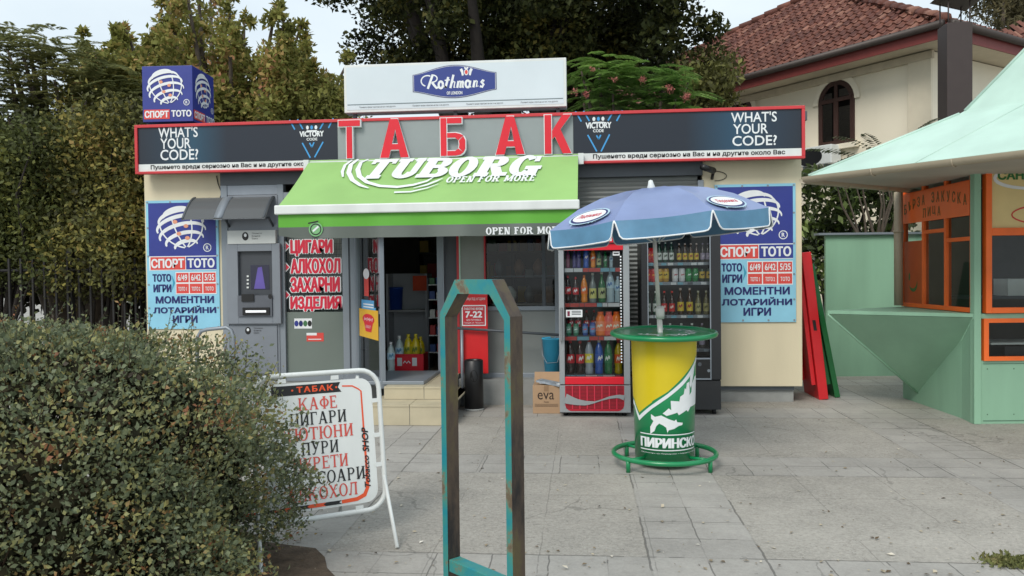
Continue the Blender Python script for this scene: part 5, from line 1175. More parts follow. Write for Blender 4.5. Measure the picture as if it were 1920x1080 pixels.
# ================================================================== sandwich board
bcn = PD(609, 969, 4.45); BA = math.radians(33)
zb_ = bcn.z; BW_, BH_ = .72, .80
BM = Matrix.Translation((bcn.x, bcn.y, zb_)) @ Matrix.Rotation(BA, 4, 'Z') @ Matrix.Rotation(math.radians(-9), 4, 'X')
sb = thing('sandwich_board', 'white framed pavement board listing tobacco goods in red and black', 'sandwich board', M=Matrix.Translation((bcn.x, bcn.y, 0)))
def rrect(w_, h_, r, z0=0, n=6):
    o = []
    for cx, cz, a0 in ((w_/2-r, z0+r, -90), (w_/2-r, z0+h_-r, 0), (-w_/2+r, z0+h_-r, 90), (-w_/2+r, z0+r, 180)):
        o += [(cx+r*math.cos(math.radians(a0+90*i/n)), cz+r*math.sin(math.radians(a0+90*i/n))) for i in range(n+1)]
    return o
b = MB(BM); b.prism(rrect(BW_-.09, BH_-.09, .07, .045), -.004, .004, M_white); b.build('panel', sb)
b = MB(BM); b.tube([(x, 0, z) for x, z in rrect(BW_, BH_, .11)], .015, M_white, closed=True); 
for x, z in ((-BW_/2+.02, .25), (-BW_/2+.02, .55), (BW_/2-.03, .25), (BW_/2-.03, .42), (BW_/2-.03, .62), (.2, .02), (-.2, .02), (.1, BH_-.03), (-.2, BH_-.03)): b.box(x-.022, x+.022, -.008, .008, z-.012, z+.012, M_white)
b.build('frame', sb)
b = MB(BM); y = -.0065; M_or = mat('orange_print', S(226, 84, 40), .5, var=0)
def bt(s, cx, wd, v0, v1, m, fn=serif_text): z1 = BH_*(1-v0); z0 = BH_*(1-v1); serif_text(b, s, cx-wd/2, cx+wd/2, z0, z1, y, m, gap=.1, t=.16, n=.075, e=.07, h=.06)
pw, ph = BW_-.09, BH_-.09
b.poly([(-.26, BH_*.965-.03), (.13, BH_*.965-.03), (.115, BH_*.93-.03), (.135, BH_*.895-.03), (-.26, BH_*.895-.03)], y+.001, M_bprint)
b.text('ТАБАК', -.12, .085, BH_*.912-.03, BH_*.952-.03, y-.001, M_or, bold=.05, spacing=1.25); b.poly(disc(.105, BH_*.93-.03, .006, .006, 8), y-.001, M_or); b.poly(disc(-.145, BH_*.93-.03, .006, .006, 8), y-.001, M_or)
rdp = mat('red_lettering', S(206, 78, 66), .5, var=0)
for i, (s, wd, m) in enumerate((('КАФЕ', .22, rdp), ('ЦИГАРИ', .32, M_bprint), ('ТЮТЮНИ', .39, rdp), ('ПУРИ', .21, M_bprint), ('ПУРЕТИ', .31, rdp), ('АКСЕСОАРИ', .50, M_bprint), ('АЛКОХОЛ', .40, rdp))):
    bt(s, -.005, wd, .165+.104*i, .252+.104*i, m)
b.ribbon([(.14, BH_*.935-.03), (.2, BH_*.93-.03), (.235, BH_*.905-.03), (.25, BH_*.85), (.252, .5), (.255, .25), (.255, .13), (.235, .09), (.19, .072), (.1, .068)], [.008, .008, .008, .009, .01, .014, .02, .024, .022, .02], y+.001, M_or)
for i in range(8): x = .10-.09*(i+1); b.poly([(x, .078), (x+.09, .078), (x+.075, .068), (x+.09, .058), (x, .058), (x-.015, .068)], y, M_bprint if i % 2 == 0 else M_or)
FMx = BM @ Matrix.Translation((.272, y-.001, .13)) @ Matrix.Rotation(-PI/2, 4, 'Y'); b2 = MB(FMx)
b2.text('Tobacco', 0, .18, -.0, .034, 0, M_bprint, bold=.02, shear=.3); b2.text('SHOP', .2, .34, -.004, .034, 0, M_bprint, bold=.03, shear=.2); b2.build('side_lettering', sb)
b.build('print', sb)
b = MB()
rj = BM @ Vector((BW_/2, .012, .2)); rf = G(745, 1030); lj = BM @ Vector((-BW_/2, .012, .2)); 
dlt = rf-Vector((rj.x, rj.y, 0)); b.tube([BM @ Vector((BW_/2, .012, .30)), rj], .012, M_white); b.tube([rj, rf+Vector((0, 0, .01))], .011, M_white); b.build('leg', sb)
b = MB(); b.tube([lj, Vector((lj.x, lj.y, .0))+dlt], .011, M_white); b.build('leg', sb)
bk_ = MB(); q0 = BM @ Vector((-BW_/2+.12, .012, BH_-.03)); q1 = BM @ Vector((BW_/2-.12, .012, BH_-.03)); off = Vector((-math.sin(BA), math.cos(BA), 0))*.42
for q in (q0, q1): bk_.tube([q, Vector((q.x, q.y, 0))+off], .011, M_white)
bk_.build('rear_leg', sb)
# ================================================================== worn blue steel stand in front
def barrier_mat():
    m = bpy.data.materials.new('worn_teal_steel'); m.use_nodes = True; t = m.node_tree; bb = t.nodes['Principled BSDF']; K = t.links.new
    c = t.nodes.new('ShaderNodeTexCoord'); n = t.nodes.new('ShaderNodeTexNoise'); n.inputs['Scale'].default_value = 5; n.inputs['Detail'].default_value = 8; n.inputs['Roughness'].default_value = .7
    K(c.outputs['Object'], n.inputs['Vector'])
    r = t.nodes.new('ShaderNodeValToRGB'); e = r.color_ramp.elements; e[0].position = .40; e[0].color = S(30, 128, 140); e[1].position = .62; e[1].color = S(100, 86, 70)
    q = e.new(.54); q.color = S(60, 134, 126); q = e.new(.58); q.color = S(112, 112, 92)
    K(n.outputs['Fac'], r.inputs['Fac']); K(r.outputs['Color'], bb.inputs['Base Color']); bb.inputs['Roughness'].default_value = .5; return m
def rust_mat():
    m = bpy.data.materials.new('bare_rusty_steel'); m.use_nodes = True; t = m.node_tree; bb = t.nodes['Principled BSDF']; K = t.links.new
    c = t.nodes.new('ShaderNodeTexCoord'); n = t.nodes.new('ShaderNodeTexNoise'); n.inputs['Scale'].default_value = 6; n.inputs['Detail'].default_value = 8; n.inputs['Roughness'].default_value = .7
    mp_ = t.nodes.new('ShaderNodeMapping'); mp_.inputs['Scale'].default_value = (1, 1, .35); K(c.outputs['Object'], mp_.inputs[0]); K(mp_.outputs[0], n.inputs['Vector'])
    r = t.nodes.new('ShaderNodeValToRGB'); e = r.color_ramp.elements; e[0].position = .36; e[0].color = S(44, 42, 42); e[1].position = .74; e[1].color = S(116, 90, 66)
    q = e.new(.5); q.color = S(84, 72, 62); q = e.new(.62); q.color = S(98, 90, 60)
    K(n.outputs['Fac'], r.inputs['Fac']); K(r.outputs['Color'], bb.inputs['Base Color']); bb.inputs['Roughness'].default_value = .45; bb.inputs['Metallic'].default_value = .4; return m
M_teal, M_rust = barrier_mat(), rust_mat()
BD = 3.1
cB = PD(900, 700, BD); YB = math.radians(-48)+YAW
BMx = Matrix.Translation((cB.x, cB.y, 0)) @ Matrix.Rotation(YB, 4, 'Z')
st = thing('steel_stand', 'worn teal and rusty square tube stand with chamfered top corners', 'stand', M=Matrix.Translation((cB.x, cB.y, 0)))
ztop = PD(890, 524, BD).z; zch = PD(960, 592, BD-.1).z; zlow = PD(880, 1068, BD).z
Wd = .425; tw, dp = .033, .062; ch = .10
outer = [(-Wd/2, 0), (-Wd/2, zch), (-Wd/2+ch, ztop), (Wd/2-ch, ztop), (Wd/2, zch), (Wd/2, 0)]
inner = [(-Wd/2+tw, 0), (-Wd/2+tw, zch-.014), (-Wd/2+ch+.016, ztop-.056), (Wd/2-ch-.016, ztop-.056), (Wd/2-tw, zch-.014), (Wd/2-tw, 0)]
b = MB(BMx)
for i in range(5):
    o0, o1, i0, i1 = outer[i], outer[i+1], inner[i], inner[i+1]
    V = lambda p, y: (p[0], y, p[1])
    b.mesh([V(o0, -dp/2), V(o1, -dp/2), V(i1, -dp/2), V(i0, -dp/2)], [(3, 2, 1, 0)], M_teal)
    b.mesh([V(o0, dp/2), V(o1, dp/2), V(i1, dp/2), V(i0, dp/2)], [(0, 1, 2, 3)], M_teal)
    b.mesh([V(o0, -dp/2), V(o1, -dp/2), V(o1, dp/2), V(o0, dp/2)], [(0, 1, 2, 3)], M_rust if i != 2 else M_teal)
    b.mesh([V(i0, -dp/2), V(i1, -dp/2), V(i1, dp/2), V(i0, dp/2)], [(3, 2, 1, 0)], M_rust)
b.build('frame', st)
b = MB(BMx); b.box(-Wd/2+tw+.001, Wd/2-tw-.001, -dp/2+.003, dp/2-.003, zlow-.05, zlow, M_teal); b.build('crossbar', st, bevel=.003)
b = MB(BMx); [b.box(s*(Wd/2-tw/2)-.05, s*(Wd/2-tw/2)+.05, -.06, .06, .0, .008, M_rust) for s in (-1, 1)]; b.build('base_plate', st)
# ================================================================== hedge
rng = np.random.default_rng(11)
HC = LD(-2.985, 3.78, 0); hr_ = (1.80, .88, .80)      # half sizes along lateral, depth, height
hg = thing('hedge', 'big rounded green brown hedge in front of the white sandwich board', 'hedge', (HC.x, HC.y, 0))
lat, dep = np.array(RT), np.array(FW); HZ = .47
def hedge_pts(n, k):
    d = rnd_dirs(rng, n); e = 3.6
    s = (np.abs(d)**e).sum(1)**(-1/e); q = d*s[:, None]*k[:, None]
    q[:, 0] *= 1+.05*np.sin(q[:, 2]*5+q[:, 1]*7); bump_ = 1+.045*np.sin(q[:, 0]*7+1)*np.sin(q[:, 1]*5+q[:, 2]*6)+.035*np.sin(q[:, 0]*17+q[:, 2]*13)*np.sin(q[:, 1]*11+q[:, 2]*9+2); q *= bump_[:, None]
    nrm = d
    P_ = np.array(HC)+np.outer(q[:, 0]*hr_[0], lat)+np.outer(q[:, 1]*hr_[1], dep); P_[:, 2] = HZ+q[:, 2]*hr_[2]
    N_ = np.outer(nrm[:, 0], lat)+np.outer(nrm[:, 1], dep); N_[:, 2] += nrm[:, 2]
    return P_, N_
n = 150000
k = 1-.22*rng.random(n)**1.5+.018*rng.normal(size=n)
Pp, Nn = hedge_pts(n, k); ok = Pp[:, 2] > .03; Pp, Nn = Pp[ok], Nn[ok]; n = len(Pp)
dr = rnd_dirs(rng, n)*.9+Nn*.7+np.array([0, 0, .35]); ln = .0225*(.5+1.0*rng.random(n))
lv = leaf_arrays(Pp, dr, Nn+rng.normal(0, .7, (n, 3)), ln, ln*(.5+.25*rng.random(n)))
# loose shoots that stand out of the top and the end
sv = []; tw_ = MB()
for i in range(760):
    q, nn = hedge_pts(1, np.array([.97])); q = q[0]; nn = nn[0]
    if q[2] < .85 and not (nn @ lat > .5 and rng.random() < .75): continue
    d = nn*.5+np.array([0, 0, 1.0])+rng.normal(0, .3, 3); d /= np.linalg.norm(d); Ls = .06+.17*rng.random()**1.3
    m_ = int(Ls/.011); t = np.linspace(0, 1, m_)[:, None]; pts = q+d*Ls*t
    ls = .022*(.7+.5*rng.random(m_)); sv.append(leaf_arrays(pts, rnd_dirs(rng, m_)+d*.6, rnd_dirs(rng, m_, 1), ls, ls*.5)); tw_.tube([q, q+d*Ls], [.002, .001], mat('twig_bark', S(70, 54, 40), .8, var=0) if not tw_.mats else tw_.mats[0], n=3, cap=False)
Mh = leafmat('hedge_leaves', [S(50, 42, 32), S(70, 78, 58), S(86, 95, 72), S(102, 107, 78), S(124, 122, 76), S(120, 78, 54)], .5, .25, 5.0, spec=.35, k=1.55)
leaf_object('foliage', np.concatenate([lv]+sv), Mh, hg)
for i in range(300):
    q, nn = hedge_pts(1, np.array([.9])); q = Vector(q[0]); root = Vector((HC.x, HC.y, 0))+RT*(q-HC).dot(RT)*.75+FW*(q-HC).dot(FW)*.6
    tw_.tube([root, (root+q)/2+Vector((0, 0, .1)), q], [.008, .005, .002], tw_.mats[0], n=4, cap=False)
tw_.build('twigs', hg)
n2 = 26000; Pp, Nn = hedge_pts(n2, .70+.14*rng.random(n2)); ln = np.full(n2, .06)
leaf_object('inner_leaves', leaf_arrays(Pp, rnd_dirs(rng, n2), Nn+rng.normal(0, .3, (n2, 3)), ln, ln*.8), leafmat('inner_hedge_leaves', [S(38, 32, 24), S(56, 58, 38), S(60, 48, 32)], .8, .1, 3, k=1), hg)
# soil at the hedge foot
b = MB(); c = LD(-2.0, 3.75, .006); pts = []
for i in range(40):
    t = 2*PI*i/40; rr = 1+.05*math.sin(5*t)+.04*math.sin(11*t+1); pts.append(c+RT*(1.08*rr*math.cos(t))+FW*(.98*rr*math.sin(t)))
b.mesh(pts, [tuple(range(40))], mat('soil', S(92, 78, 64), .95, var=.4, scale=14, bump=.8, bscale=50)); setp(b.build('soil_bed'), kind='structure')
# leaf litter and grit
n = 420; xy = []
for i in range(n):
    px = random.uniform(560, 1915); py = 760+320*random.random()**.8; q = G(px, py)
    xy.append((q.x, q.y, .007))
xy = np.array(xy); ln = .012+.03*rng.random(n)**2
setp(leaf_object('leaf_litter', leaf_arrays(xy, rng.normal(0, 1, (n, 3))*np.array([1, 1, .12]), np.tile([0, 0, 1.], (n, 1))+rng.normal(0, .2, (n, 3)), ln, ln*.6), leafmat('litter', [S(48, 40, 32), S(84, 70, 52), S(150, 140, 120), S(190, 186, 176)], .8, 0, 3)), kind='stuff')
mp_ = G(1902, 1056); n = 900; q = rng.normal(0, 1, (n, 3))*np.array([.07, .045, .0])+np.array([mp_.x, mp_.y, .006]); ln = .015+.02*rng.random(n)
setp(leaf_object('moss_tuft', leaf_arrays(q, rnd_dirs(rng, n, .6), rnd_dirs(rng, n, 1), ln, ln*.5), leafmat('moss', [S(50, 52, 30), S(84, 88, 48), S(110, 104, 70)], .8, .1, 8)), kind='stuff')
# ================================================================== mint green snack kiosk on the right
sk = thing('snack_kiosk', 'mint green snack kiosk with orange windows and a pale sheet roof', 'kiosk', (G(1832, 795).x, G(1832, 795).y, 0))
C0 = G(1832, 795); depC = (C0-CAM).dot(FW); latC = (C0-CAM).dot(RT)
Bk = PD(1692, 567, depC+1.6); Bk.z = 0
zsl = PD(1832, 588, depC).z; zto = PD(1832, 298, depC).z
LMd = (Bk-C0); LMd.z = 0; WL = LMd.length
# left wall plane: local x runs from the back edge to the corner, local -y faces the kiosk
LM = Matrix.Translation((Bk.x, Bk.y, 0)) @ Matrix.Rotation(math.atan2(-LMd.y, -LMd.x), 4, 'Z')
FD = RT.copy(); FMk = Matrix.Translation((C0.x, C0.y, 0)) @ Matrix.Rotation(YAW-.02, 4, 'Z')
FWD = 2.6
M_wood = M_org
# lower walls
b = MB(LM); b.box(0, WL-.06, .005, .08, 0, zsl, M_mint); b.build('wall', sk)
b = MB(FMk); zw = on(1880, 592, FMk)[1]; wz0, wz1 = on(1880, 676, FMk)[1], on(1880, 597, FMk)[1]
b.box(.03, FWD, .005, .08, 0, wz0, M_mint); b.box(.03, FWD, .005, .08, wz1, zw+.02, M_mint); b.build('wall', sk)
b = MB(FMk); b.box(-.035, .03, -.02, .06, 0, zto+.05, M_mint); b.build('corner_post', sk, bevel=.006)
M_seam = mat('panel_seam', S(84, 116, 98), .6, var=.1)
b = MB(FMk)
for z in (.03, wz0-.03): b.box(.06, FWD, .0, .0049, z-.003, z+.003, M_seam)
for x in (.62, 1.24, 1.86): b.box(x-.003, x+.003, .0005, .0049, 0, wz0-.035, M_seam)
for x in (.1, .35, .58, .66, .9, 1.2): b.poly(disc(x, wz0-.08, .007, .007, 8), .0035, M_seam); b.poly(disc(x, .09, .007, .007, 8), .0035, M_seam)
b.build('panel_seam', sk)
# counter wing
tip = PD(1552, 582, depC+.9); tip.z = zsl; bp1 = G(1745, 754); bk1 = Bk.copy(); bk1.z = zsl; cc = C0.copy(); cc.z = zsl
th = .035; D = Vector((0, 0, th))
b = MB(); tp = [tip, cc+FD*-.035, bk1]; b.mesh([p-D for p in tp]+tp, [(2, 1, 0), (3, 4, 5), (0, 1, 4, 3), (1, 2, 5, 4), (2, 0, 3, 5)], M_mint); b.build('counter', sk)
b = MB(); cb0 = C0+FD*-.038; t0 = tip-D*1.1; c1 = cc-D*1.1+FD*-.036; bb1 = Vector((bp1.x-.02, bp1.y, 0)); b.mesh([t0, bb1, c1, cb0], [(0, 1, 2), (2, 1, 3)], M_mint); b.mesh([t0, bb1, bk1-D*1.1], [(0, 2, 1)], M_mint)
b.tube([t0, bb1], .014, M_mint, n=6); b.tube([c1, bb1], .006, M_mint, n=5); b.build('counter_skirt', sk)
# left orange window wall
us = [on(px, py, LM)[0] for px, py in ((1694, 480), (1733, 480), (1775, 480), (1824, 480))]
us = [.02, us[1], us[2], WL-.05]
zt_l = on(1760, 322, LM)[1]; zb_l = zsl+.005
zA, zB_, zC_, zD = (on(1760, y, LM)[1] for y in (352, 412, 425, 438))
b = MB(LM); t = .045
for u in (us[0], us[3]-t): b.box(u, u+t, -.02, .04, zb_l, zt_l, M_org)
for u in us[1:3]: b.box(u-t/2, u+t/2, -.018, .038, zb_l, zA, M_org); b.box(u-t/2, u+t/2, -.018, .038, zA, zt_l-t, M_org)
b.box(us[0]+t, us[3]-t, -.02, .04, zb_l, zb_l+t, M_org); b.box(us[0]+t, us[3]-t, -.02, .04, zt_l-t, zt_l, M_org)
b.box(us[0]+t, us[3]-t, -.016, .036, on(1760, 355, LM)[1]-.01, on(1760, 350, LM)[1], M_org)
zm = on(1750, 430, LM)[1]; b.box(us[1]+t/2, us[2]-t/2, -.016, .036, zm-.04, zm, M_org); zm2 = on(1800, 445, LM)[1]; b.box(us[2]+t/2, us[3]-t, -.016, .036, zm2-.04, zm2, M_org)
b.build('window_frame', sk, bevel=.003)
b = MB(LM); b.box(us[0]+t, us[3]-t, -.024, -.0165, zB_, zA, mat('orange_film', S(246, 112, 48), .4, var=.06)); Mol = mat('olive_print', S(120, 96, 40), .5, var=.2)
y = -.026; ws_ = 'БЪРЗА'; 
def arctext(s, u0, u1, zc, h, rise):
    n = len(s)
    for i, chh in enumerate(s):
        if chh == ' ': continue
        u = u0+(u1-u0)*i/(n-1 if n > 1 else 1); q = 2*(i/(n-1))-1; z = zc-rise*q*q; b.text(chh, u-.03, u+.03, z, z+h, y, Mol, bold=.02)
arctext('БЪРЗА ЗАКУСКА', us[0]+.12, us[3]-.12, (zA+zB_)/2+.02, .11, .08); arctext('ПИЦА', us[0]+WL*.36, us[0]+WL*.56, zB_+.05, .10, .01)
b.build('sign_band', sk)
b = MB(LM); b.box(us[0]+t, us[1]-t/2, -.012, .03, zb_l+t, on(1714, 452, LM)[1], mat('orange_sheet', S(186, 84, 38), .5, var=.1)); Mgd_ = mat('green_smile', S(70, 110, 60), .6)
cu_, cz_ = (us[0]+us[1])/2, zb_l+.28; b.ribbon([(cu_+.1*math.cos(a)+.02, cz_+.09*math.sin(a)) for a in [PI*1.15+i*PI*.9/10 for i in range(11)]], [.006+.035*math.sin(PI*i/10) for i in range(11)], -.014, Mgd_); b.poly(disc(cu_-.07, cz_+.06, .02, .045), -.0135, Mgd_); b.build('lower_sheet', sk)
b = MB(LM); b.quad(us[0]+t, us[3]-t, zb_l+t, zt_l-t, .01, M_glass); b.build('pane', sk)
# front window wall
x1e = FWD; f0 = on(1846, 500, FMk)[0]; zf_t, zf_m, zf_b = on(1880, 297, FMk)[1], on(1880, 434, FMk)[1], on(1880, 583, FMk)[1]
b = MB(FMk); t = .055
b.box(f0, f0+t, -.03, .04, zf_b-.02, zf_t, M_org); b.box(f0+t, x1e, -.03, .04, zf_b-.02, zf_b+t*.6, M_org); b.box(f0+t, x1e, -.03, .04, zf_m-t*.7, zf_m+t*.6, M_org); b.box(f0+t, x1e, -.03, .04, zf_t-t, zf_t, M_org); b.box(x1e-.06, x1e, -.031, .041, zf_b-.02, zf_t, M_org)
b.build('window_frame', sk, bevel=.003)
b = MB(FMk); b.quad(f0+t, x1e-.06, zf_b+t*.6, zf_m-t*.7, .01, M_glass); b.build('pane', sk)
b = MB(FMk); b.quad(f0+t, x1e-.06, zf_m+t*.6, zf_t-t, .0, mat('yellow_board', S(222, 200, 140), .5, var=.05)); xs = f0+t; y = -.004; zc = (zf_t+zf_m)/2
M_gl = mat('green_lettering', S(40, 110, 50), .5, var=0)
b.ribbon([(xs+.38+.34*math.cos(a), zc+.16+.10*math.sin(a)) for a in [i*2*PI/30 for i in range(31)]], [.012+.02*math.sin(i*PI/30) for i in range(31)], y+.001, M_print); b.text('САНДВИЧИ', xs+.07, xs+.74, zc+.13, zc+.225, y, M_gl, bold=.05, skew=0)
b.ribbon([(xs+.62+.42*math.cos(a), zc-.19+.10*math.sin(a)) for a in [i*2*PI/30 for i in range(31)]], .014, y+.001, M_redp); b.text('ЗАКУСКИ', xs+.34, xs+.98, zc-.24, zc-.12, y, M_bprint, bold=.05)
b.build('sign_board', sk)
b = MB(FMk); l0_ = on(1843, 640, FMk)[0]; b.box(l0_, l0_+.045, -.02, .03, wz0, wz1, M_org); b.box(l0_+.045, x1e, -.02, .03, wz0, wz0+.04, M_org); b.box(l0_+.045, x1e, -.02, .03, wz1-.04, wz1, M_org); b.build('window_frame', sk)
b = MB(FMk); b.quad(l0_+.045, x1e, wz0+.04, wz1-.04, .008, M_glass); b.build('pane', sk)
b = MB(FMk); b.box(.2, x1e, .12, .5, wz0+.14, wz0+.16, M_white); b.box(.35, 1.4, .15, .5, wz0, wz0+.12, M_black); b.box(.1, x1e, .3, .8, zf_b+.1, zf_b+.13, M_alud)
b.box(.5, .75, .35, .6, zf_b+.131, zf_b+.3, M_white); b.box(1.0, 1.3, .35, .6, zf_b+.131, zf_b+.4, M_alu); b.build('display_shelf', sk)
# dark inside and far walls
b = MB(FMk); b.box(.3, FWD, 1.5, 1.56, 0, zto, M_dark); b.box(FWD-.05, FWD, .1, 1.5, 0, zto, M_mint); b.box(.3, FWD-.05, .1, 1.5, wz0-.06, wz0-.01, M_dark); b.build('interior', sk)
# roof: shallow square skirt, then a steep spire
ze = 2.42; tipE = PD(1516, 325, 7.9); tipE.z = ze; rgt = PD(1920, 275, 6.3); e_ = (rgt-tipE); e_.z = 0; e_.normalize(); n_ = Vector((-e_.y, e_.x, 0)); n_ = n_ if n_.dot(FW) > 0 else -n_
SD = 4.3; cn_ = [tipE, tipE+e_*SD, tipE+e_*SD+n_*SD, tipE+n_*SD]; ctr = sum(cn_, Vector())/4
inn = [ctr+(p-ctr)*.55 for p in cn_]; zi = PD(1787, 214, (inn[0]-CAM).dot(FW)).z
for p in inn: p.z = zi
apx = ctr.copy(); apx.z = zi+1.75
b = MB(); up_ = Vector((0, 0, .035))
for i in range(4):
    j = (i+1) % 4; b.mesh([cn_[i], cn_[j], inn[j], inn[i]], [(0, 1, 2, 3)], M_mintroof); b.mesh([cn_[i]-up_, cn_[j]-up_, cn_[j], cn_[i]], [(0, 1, 2, 3)], M_mintroof)
    for q in range(1, 8):                                  # standing seams
        a = cn_[i].lerp(cn_[j], q/8); c = inn[i].lerp(inn[j], q/8)
        if q % 2 == 0: b.tube([a, c], .006, M_mintroof, n=4)
    b.tube([cn_[i], inn[i]], .018, M_mintroof, n=6)
b.mesh([p-up_ for p in cn_], [(3, 2, 1, 0)], mat('soffit_board', S(176, 172, 160), .7, var=.15, scale=2)); b.build('roof', sk)
b = MB()
ib = [ctr+(p-ctr)*.97 for p in inn]
for p in ib: p.z = zi+.03
for i in range(4):
    j = (i+1) % 4; b.mesh([ib[i], ib[j], apx], [(0, 1, 2)], M_mintroof); b.mesh([inn[i], inn[j], ib[j], ib[i]], [(0, 1, 2, 3)], M_mintroof); b.tube([ib[i], apx], .016, M_mintroof, n=6)
b.build('spire', sk)
M_gut = mat('gutter_beige', S(172, 160, 138), .5, var=.1)
b = MB(); r = .055
for i in (0, 3):
    a, c = cn_[i], cn_[(i+1) % 4]; o = -n_ if i == 0 else -e_; prof = [(-r*math.cos(t), -r*math.sin(t)) for t in [k*PI/8 for k in range(9)]]
    vs = []
    for p in (a, c): vs += [p+o*(u+r)+Vector((0, 0, -.02+v)) for u, v in prof]
    b.mesh(vs, [(k, k+1, k+10, k+9) for k in range(8)], M_gut, True); b.mesh([v+Vector((0, 0, .002)) for v in vs], [(k+9, k+10, k+1, k) for k in range(8)], M_gut, True)
    for q in range(1, 6): m_ = a.lerp(c, q/6); b.tube([m_+o*(u+r)*1.0+Vector((0, 0, -.022+v*1.12)) for u, v in prof], .006, M_gut, n=4)
b.build('gutter', sk)
b = MB(); d0 = PD(1681, 345, depC+1.45); d1 = PD(1685, 560, depC+1.45); d0.z = ze-.05; b.tube([(d1.x, d1.y, ze-.06), (d1.x, d1.y, zsl+.02)], .048, M_gut, n=12); b.tube([(d1.x, d1.y, 1.9), (d1.x, d1.y, 1.93)], .054, M_gut, n=12); b.build('downpipe', sk)
# green partition behind
gp = thing('green_partition', 'mint green metal partition behind the snack kiosk counter', 'partition', G(1560, 706))
a = G(1560, 706); dA = (a-CAM).dot(FW); zt_ = PD(1560, 441, dA).z; c = a+RT*1.9
PM = Matrix.Translation((a.x, a.y, 0)) @ Matrix.Rotation(YAW, 4, 'Z')
b = MB(PM); b.box(-.08, 2.3, 0, .05, 0, zt_, M_mint); b.build('panel', gp)
b = MB(PM); b.box(-.2, 2.3, -.06, .12, zt_+.001, zt_+.03, M_alu); b.build('cap', gp)
# ================================================================== tiled house behind
KL, KD = 7.39, 13.6; lv_ = (RT*-.53+FW*.848).normalized(); rv_ = Vector((-lv_.y, lv_.x, 0)); rv_ = rv_ if rv_.dot(RT) > 0 else -rv_
K_ = LD(KL, KD, 0); ze_ = PD(1775, 56, KD).z
hs = thing('tiled_house', 'cream house with a red tiled hip roof and arched windows', 'house', K_)
LL, RR_ = 12.7, 6.0
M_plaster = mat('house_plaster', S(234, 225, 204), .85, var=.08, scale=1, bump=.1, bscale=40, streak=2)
W0 = K_+lv_*.62+rv_*.62
HL = Matrix.Translation((W0.x, W0.y, 0)) @ Matrix.Rotation(math.atan2(-lv_.y, -lv_.x), 4, 'Z')   # local x negative goes left along the wall
HR = Matrix.Translation((W0.x, W0.y, 0)) @ Matrix.Rotation(math.atan2(rv_.y, rv_.x), 4, 'Z')
wt_ = ze_-.12
b = MB(HL); b.box(-LL, 0, .004, .25, 0, wt_, M_plaster); b.build('wall', hs)
b = MB(HR); b.box(.26, RR_+1, .004, .25, 0, wt_, M_plaster); b.box(-.0, .259, .002, .25, 0, wt_, M_plaster); b.build('wall', hs)
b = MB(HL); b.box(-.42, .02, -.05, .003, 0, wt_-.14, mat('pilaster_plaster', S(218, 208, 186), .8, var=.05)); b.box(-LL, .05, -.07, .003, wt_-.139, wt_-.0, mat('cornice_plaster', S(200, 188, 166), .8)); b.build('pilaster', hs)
eo = K_.copy()
b = MB(); c2 = [K_, K_+lv_*(LL+1.2), K_+lv_*(LL+1.2)+rv_*(RR_+1.2), K_+rv_*(RR_+1.2)]
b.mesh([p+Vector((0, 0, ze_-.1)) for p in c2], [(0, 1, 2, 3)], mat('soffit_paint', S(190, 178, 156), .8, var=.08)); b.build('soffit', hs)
b = MB(); M_fas = mat('fascia_red', S(120, 54, 50), .6, var=.1)
for (p, q, o) in ((c2[0], c2[1], -rv_), (c2[0], c2[3], -lv_)):
    pts = [p, q, q+o*.03, p+o*.03]; b.hexa([x+Vector((0, 0, ze_-.13)) for x in (pts if o == -lv_ else pts[::-1])], [x+Vector((0, 0, ze_+.12)) for x in (pts if o == -lv_ else pts[::-1])], M_fas)
b.build('fascia', hs)
b = MB(); Mg2 = mat('gutter_dark', S(70, 62, 58), .5, .3)
for (p, q, o) in ((c2[0], c2[1], -rv_), (c2[0], c2[3], -lv_)): b.tube([p+o*.09+Vector((0, 0, ze_+.10)), q+o*.09+Vector((0, 0, ze_+.10))], .07, Mg2, n=8)
b.build('gutter', hs)
ap = LD(7.49, 19.43, 0); ap.z = PD(1548, -14, 19.43).z
def tilem():
    m = bpy.data.materials.new('roof_tiles'); m.use_nodes = True; t_ = m.node_tree; bb = t_.nodes['Principled BSDF']; K = t_.links.new
    g_ = t_.nodes.new('ShaderNodeNewGeometry'); r_ = t_.nodes.new('ShaderNodeValToRGB'); e = r_.color_ramp.elements
    e[0].position = 0; e[0].color = S(84, 48, 40); e[1].position = 1; e[1].color = S(140, 100, 84); x = e.new(.4); x.color = S(104, 62, 50); x = e.new(.8); x.color = S(118, 74, 60)
    K(g_.outputs['Random Per Island'], r_.inputs['Fac']); n_ = t_.nodes.new('ShaderNodeTexNoise'); n_.inputs['Scale'].default_value = 3; n_.inputs['Detail'].default_value = 6
    c_ = t_.nodes.new('ShaderNodeTexCoord'); K(c_.outputs['Object'], n_.inputs['Vector']); mr = t_.nodes.new('ShaderNodeMapRange'); mr.inputs[1].default_value = .3; mr.inputs[2].default_value = .7; mr.inputs[3].default_value = .7; mr.inputs[4].default_value = 1.15; K(n_.outputs['Fac'], mr.inputs[0])
    s_2 = t_.nodes.new('ShaderNodeVectorMath'); s_2.operation = 'SCALE'; K(r_.outputs['Color'], s_2.inputs[0]); K(mr.outputs[0], s_2.inputs['Scale']); K(s_2.outputs[0], bb.inputs['Base Color']); bb.inputs['Roughness'].default_value = .8; return m
Mtl = tilem(); M_under = mat('roof_under', S(70, 36, 32), .9)
